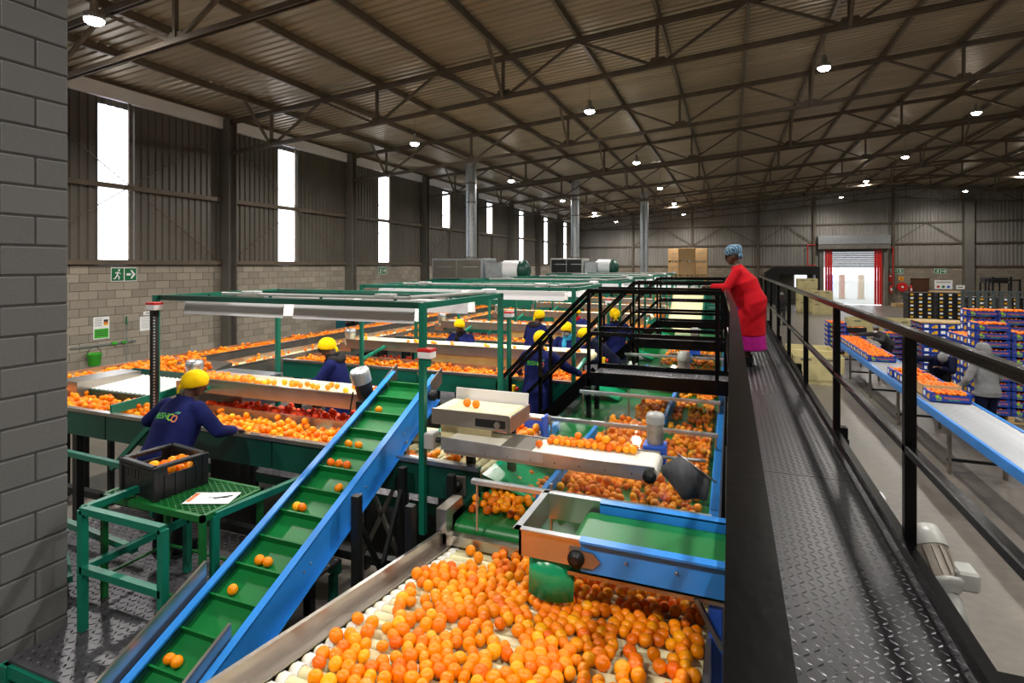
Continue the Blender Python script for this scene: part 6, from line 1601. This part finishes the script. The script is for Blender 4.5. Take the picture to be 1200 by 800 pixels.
    for x in extras:
        e = MB()
        if x == 'glasses':
            for sx in (-1, 1): e.lathe([(.024*s, 0), (.026*s, .006*s)], HD(sx*.032, .098, .01), hy, 14); e.bar(HD(sx*.058, .095, .014), HD(sx*.08, -.01, .01), .004*s)
            e.bar(HD(-.01, .104, .012), HD(.01, .104, .012), .005*s); e.build('glasses', M['dark'], t)
        elif x == 'mask':
            e.ball(HD(0, .055, -.058), (.062*s, .062*s, .05*s), 16, 10); e.build('face_mask', CL['grey'], t)
        elif x == 'whitemask':
            e.ball(HD(0, .05, -.085), (.062*s, .06*s, .045*s), 16, 10); e.build('face_mask', CL['white'], t)
        elif x in ('scarf_sky', 'scarf_red', 'scarf_black'):
            m_ = {'scarf_sky': 'sky', 'scarf_red': 'red', 'scarf_black': 'black'}[x]
            for z in (.47, .51): e.lathe([(.075*s, -.02*s), (.098*s, 0), (.09*s, .03*s), (.07*s, .04*s)], T(0, .0, z), ex.cross(ey), 18)
            e.ball(T(.03, .12, .40), (.045*s, .03*s, .1*s), 12, 8); e.build('scarf', CL[m_], t)
        elif x == 'hoodroll':
            e.ball(T(0, -.1, .46), (.14*s, .055*s, .07*s), 16, 10); e.ball(T(0.09, -.02, .48), (.05*s, .08*s, .05*s), 12, 8); e.ball(T(-.09, -.02, .48), (.05*s, .08*s, .05*s), 12, 8); fuse(e, 'hood', CL['charcoal'], t, .01*s, 3)
        elif x == 'apron_hem':
            e.ball(Vector((-.1*s, .17*s*w, .47*s)), (.1*s, .05*s, .05*s), 14, 8); fuse(e, 'white_slip', CL['white'], t, .01*s, 3)
        elif x == 'gloves':
            for S, E, Hn, d, side, up in wr: e.ball(Hn+d*.06*s, .055*s, 12, 8); e.tube(Hn-d*.05*s, Hn+d*.05*s, .042*s, 12)
            fuse(e, 'glove', CL['dgrey'], t, .01*s, 2)
        elif x == 'logo':
            # printed lettering across the shoulder blades, wrapped on the coat
            ct = [o for o in t.children if o.name.startswith('coat')][0]
            base = Pv + RT_ @ Vector((0, -.20*s, .33*s))
            for txt, xo, mm_, sz in (('FRESH', -.066, 'gprint', .08), ('C', .072, 'lime', .095), ('O', .125, 'oprint', .095)):
                me = text_mesh(txt, sz*s, 0, .002)
                mt = Matrix.Identity(4); X = ex; Z = ex.cross(ey); n_ = -ey
                for i in range(3): mt[i][0] = X[i]; mt[i][1] = Z[i]; mt[i][2] = n_[i]; mt[i][3] = (base+X*xo*s-Z*(.012*s if txt == 'O' else .004*s if txt == 'C' else 0))[i]
                bm = bmesh.new(); bm.from_mesh(me); bmesh.ops.subdivide_edges(bm, edges=bm.edges, cuts=1); bm.to_mesh(me); bm.free()
                me.transform(mt); me.materials.clear(); me.materials.append(M[mm_])
                lo = bpy.data.objects.new('printed_lettering', me); COL.objects.link(lo); lo.parent = t
                sw = lo.modifiers.new('wrap', 'SHRINKWRAP'); sw.target = ct; sw.wrap_method = 'NEAREST_SURFACEPOINT'; sw.offset = .004; sw.wrap_mode = 'ABOVE_SURFACE'
            lf = MB()
            for a, b_ in ((.1, .13), (.13, .165)): 
                p = base+ex*a*s+ex.cross(ey)*.04*s; q = base+ex*b_*s+ex.cross(ey)*.062*s; lf.bar(p, q, .012*s, .004, -ey)
            lo = lf.build('printed_leaf', M['teal'], t); sw = lo.modifiers.new('wrap', 'SHRINKWRAP'); sw.target = ct; sw.offset = .004; sw.wrap_mode = 'ABOVE_SURFACE'
    t.location = loc; WORG[t.name] = Vector(loc)
    return t

# local hand targets are (left, right)
person('stout person in red coat, magenta skirt and blue headwrap leaning on the walkway rail', (.2, 8.25, WZ), 84, 1.6, 20, 4, 0, ((-.16, .44, 1.06), (.14, .44, 1.05)), 'red', .42, 1.42, cap='turban', captype='turban', skirt='magenta', extras=('glasses', 'apron_hem'))
person('person in navy coat and yellow headscarf bending over the nearest sorting table', (-4.62, 3.47, PLATZ), 3, 1.62, 24, 20, -35, ((-.5, .32, 1.0), (.3, .42, 1.0)), 'navy', .5, 1.2, extras=('logo',), twist=0)
person('person in navy coat and yellow headscarf seen side-on behind the nearest table', (-4.72, 5.85, PLATZ), 112, 1.62, 10, 24, -5, ((-.2, .42, .98), (.16, .42, 1.0)), 'navy', .5, 1.08, extras=('glasses', 'hoodroll', 'scarf_black'))
person('person in navy coat and yellow headscarf facing the camera behind the second table', (-4.5, 9.0, PLATZ), 176, 1.58, 10, 14, 0, ((-.25, .38, 1.0), (.25, .38, 1.0)), 'navy', .5, 1.05, extras=('scarf_black',))
person('person in long navy coat with printed back beside the stair of the nearest crossing', (-2.44, 7.16, PLATZ), -2, 1.64, 10, 14, 8, ((-.42, .36, 1.0), (.5, .36, 1.04)), 'navy', .42, 1.08, extras=('logo',))
person('person in navy coat and yellow headscarf working at the third table, back turned', (-3.62, 10.35, PLATZ), -28, 1.66, 14, 12, -15, ((-.3, .36, 1.0), (.34, .34, 1.0)), 'navy', .5, 1.08, extras=('hoodroll',))
person('person with grey face mask and sky blue scarf behind the second table', (-2.5, 9.0, PLATZ), 172, 1.62, 12, 18, 0, ((-.25, .38, 1.0), (.25, .38, 1.0)), 'navy', .5, 1.08, extras=('mask', 'scarf_sky'))
person('person in dark navy coat bending forward beneath the nearest crossing rail', (-1.98, 9.35, PLATZ), 120, 1.64, 42, 36, 0, ((-.25, .5, .95), (.25, .5, .95)), 'dnavy', .5, 1.15)
person('person in navy coat and yellow headscarf at the far end of the third table', (-2.05, 10.62, PLATZ), 20, 1.7, 6, 10, 0, ((-.3, .34, 1.0), (.34, .34, 1.0)), 'navy', .5, 1.05, extras=('scarf_black',))
person('person with red scarf and yellow headscarf behind the third table', (-3.3, 12.5, PLATZ), 178, 1.58, 10, 10, 0, ((-.25, .36, 1.0), (.25, .36, 1.0)), 'navy', .5, 1.05, extras=('scarf_red',))
person('person in charcoal sweater and grey knit cap reaching across the roller conveyor', (4.3, 19.5, 0), 122, 1.6, 50, 4, 15, ((-.1, .55, 1.05), (.42, .78, 1.1)), 'dgrey', .86, 1.05, cap='grey', captype='beanie', extras=('whitemask',))
person('person in dark blue top bending low over the trays on the conveyor', (4.28, 14.75, 0), 168, 1.72, 58, 70, 0, ((.05, .62, 1.05), (.5, .45, 1.06)), 'dnavy', .86, 1.1, cap='grey', captype='beanie')
person('person in grey hooded top with hood up, back turned, beside the roller conveyor', (4.3, 12.45, 0), 28, 1.76, 6, 4, 10, ((-.34, .22, .93), (.26, .3, 1.02)), 'grey', .80, 1.02, cap='grey', captype='hood', legs='dnavy', extras=('gloves',))
person('distant person in dark jacket walking on the floor beyond the walkway', (2.55, 33.0, 0), 190, 1.72, 3, 3, 0, ((-.25, .12, .85), (.25, .1, .85)), 'charcoal', .8, 1.0, cap='grey', captype='beanie', legs='dgrey')
bpy.data.scenes.remove(_TMP)
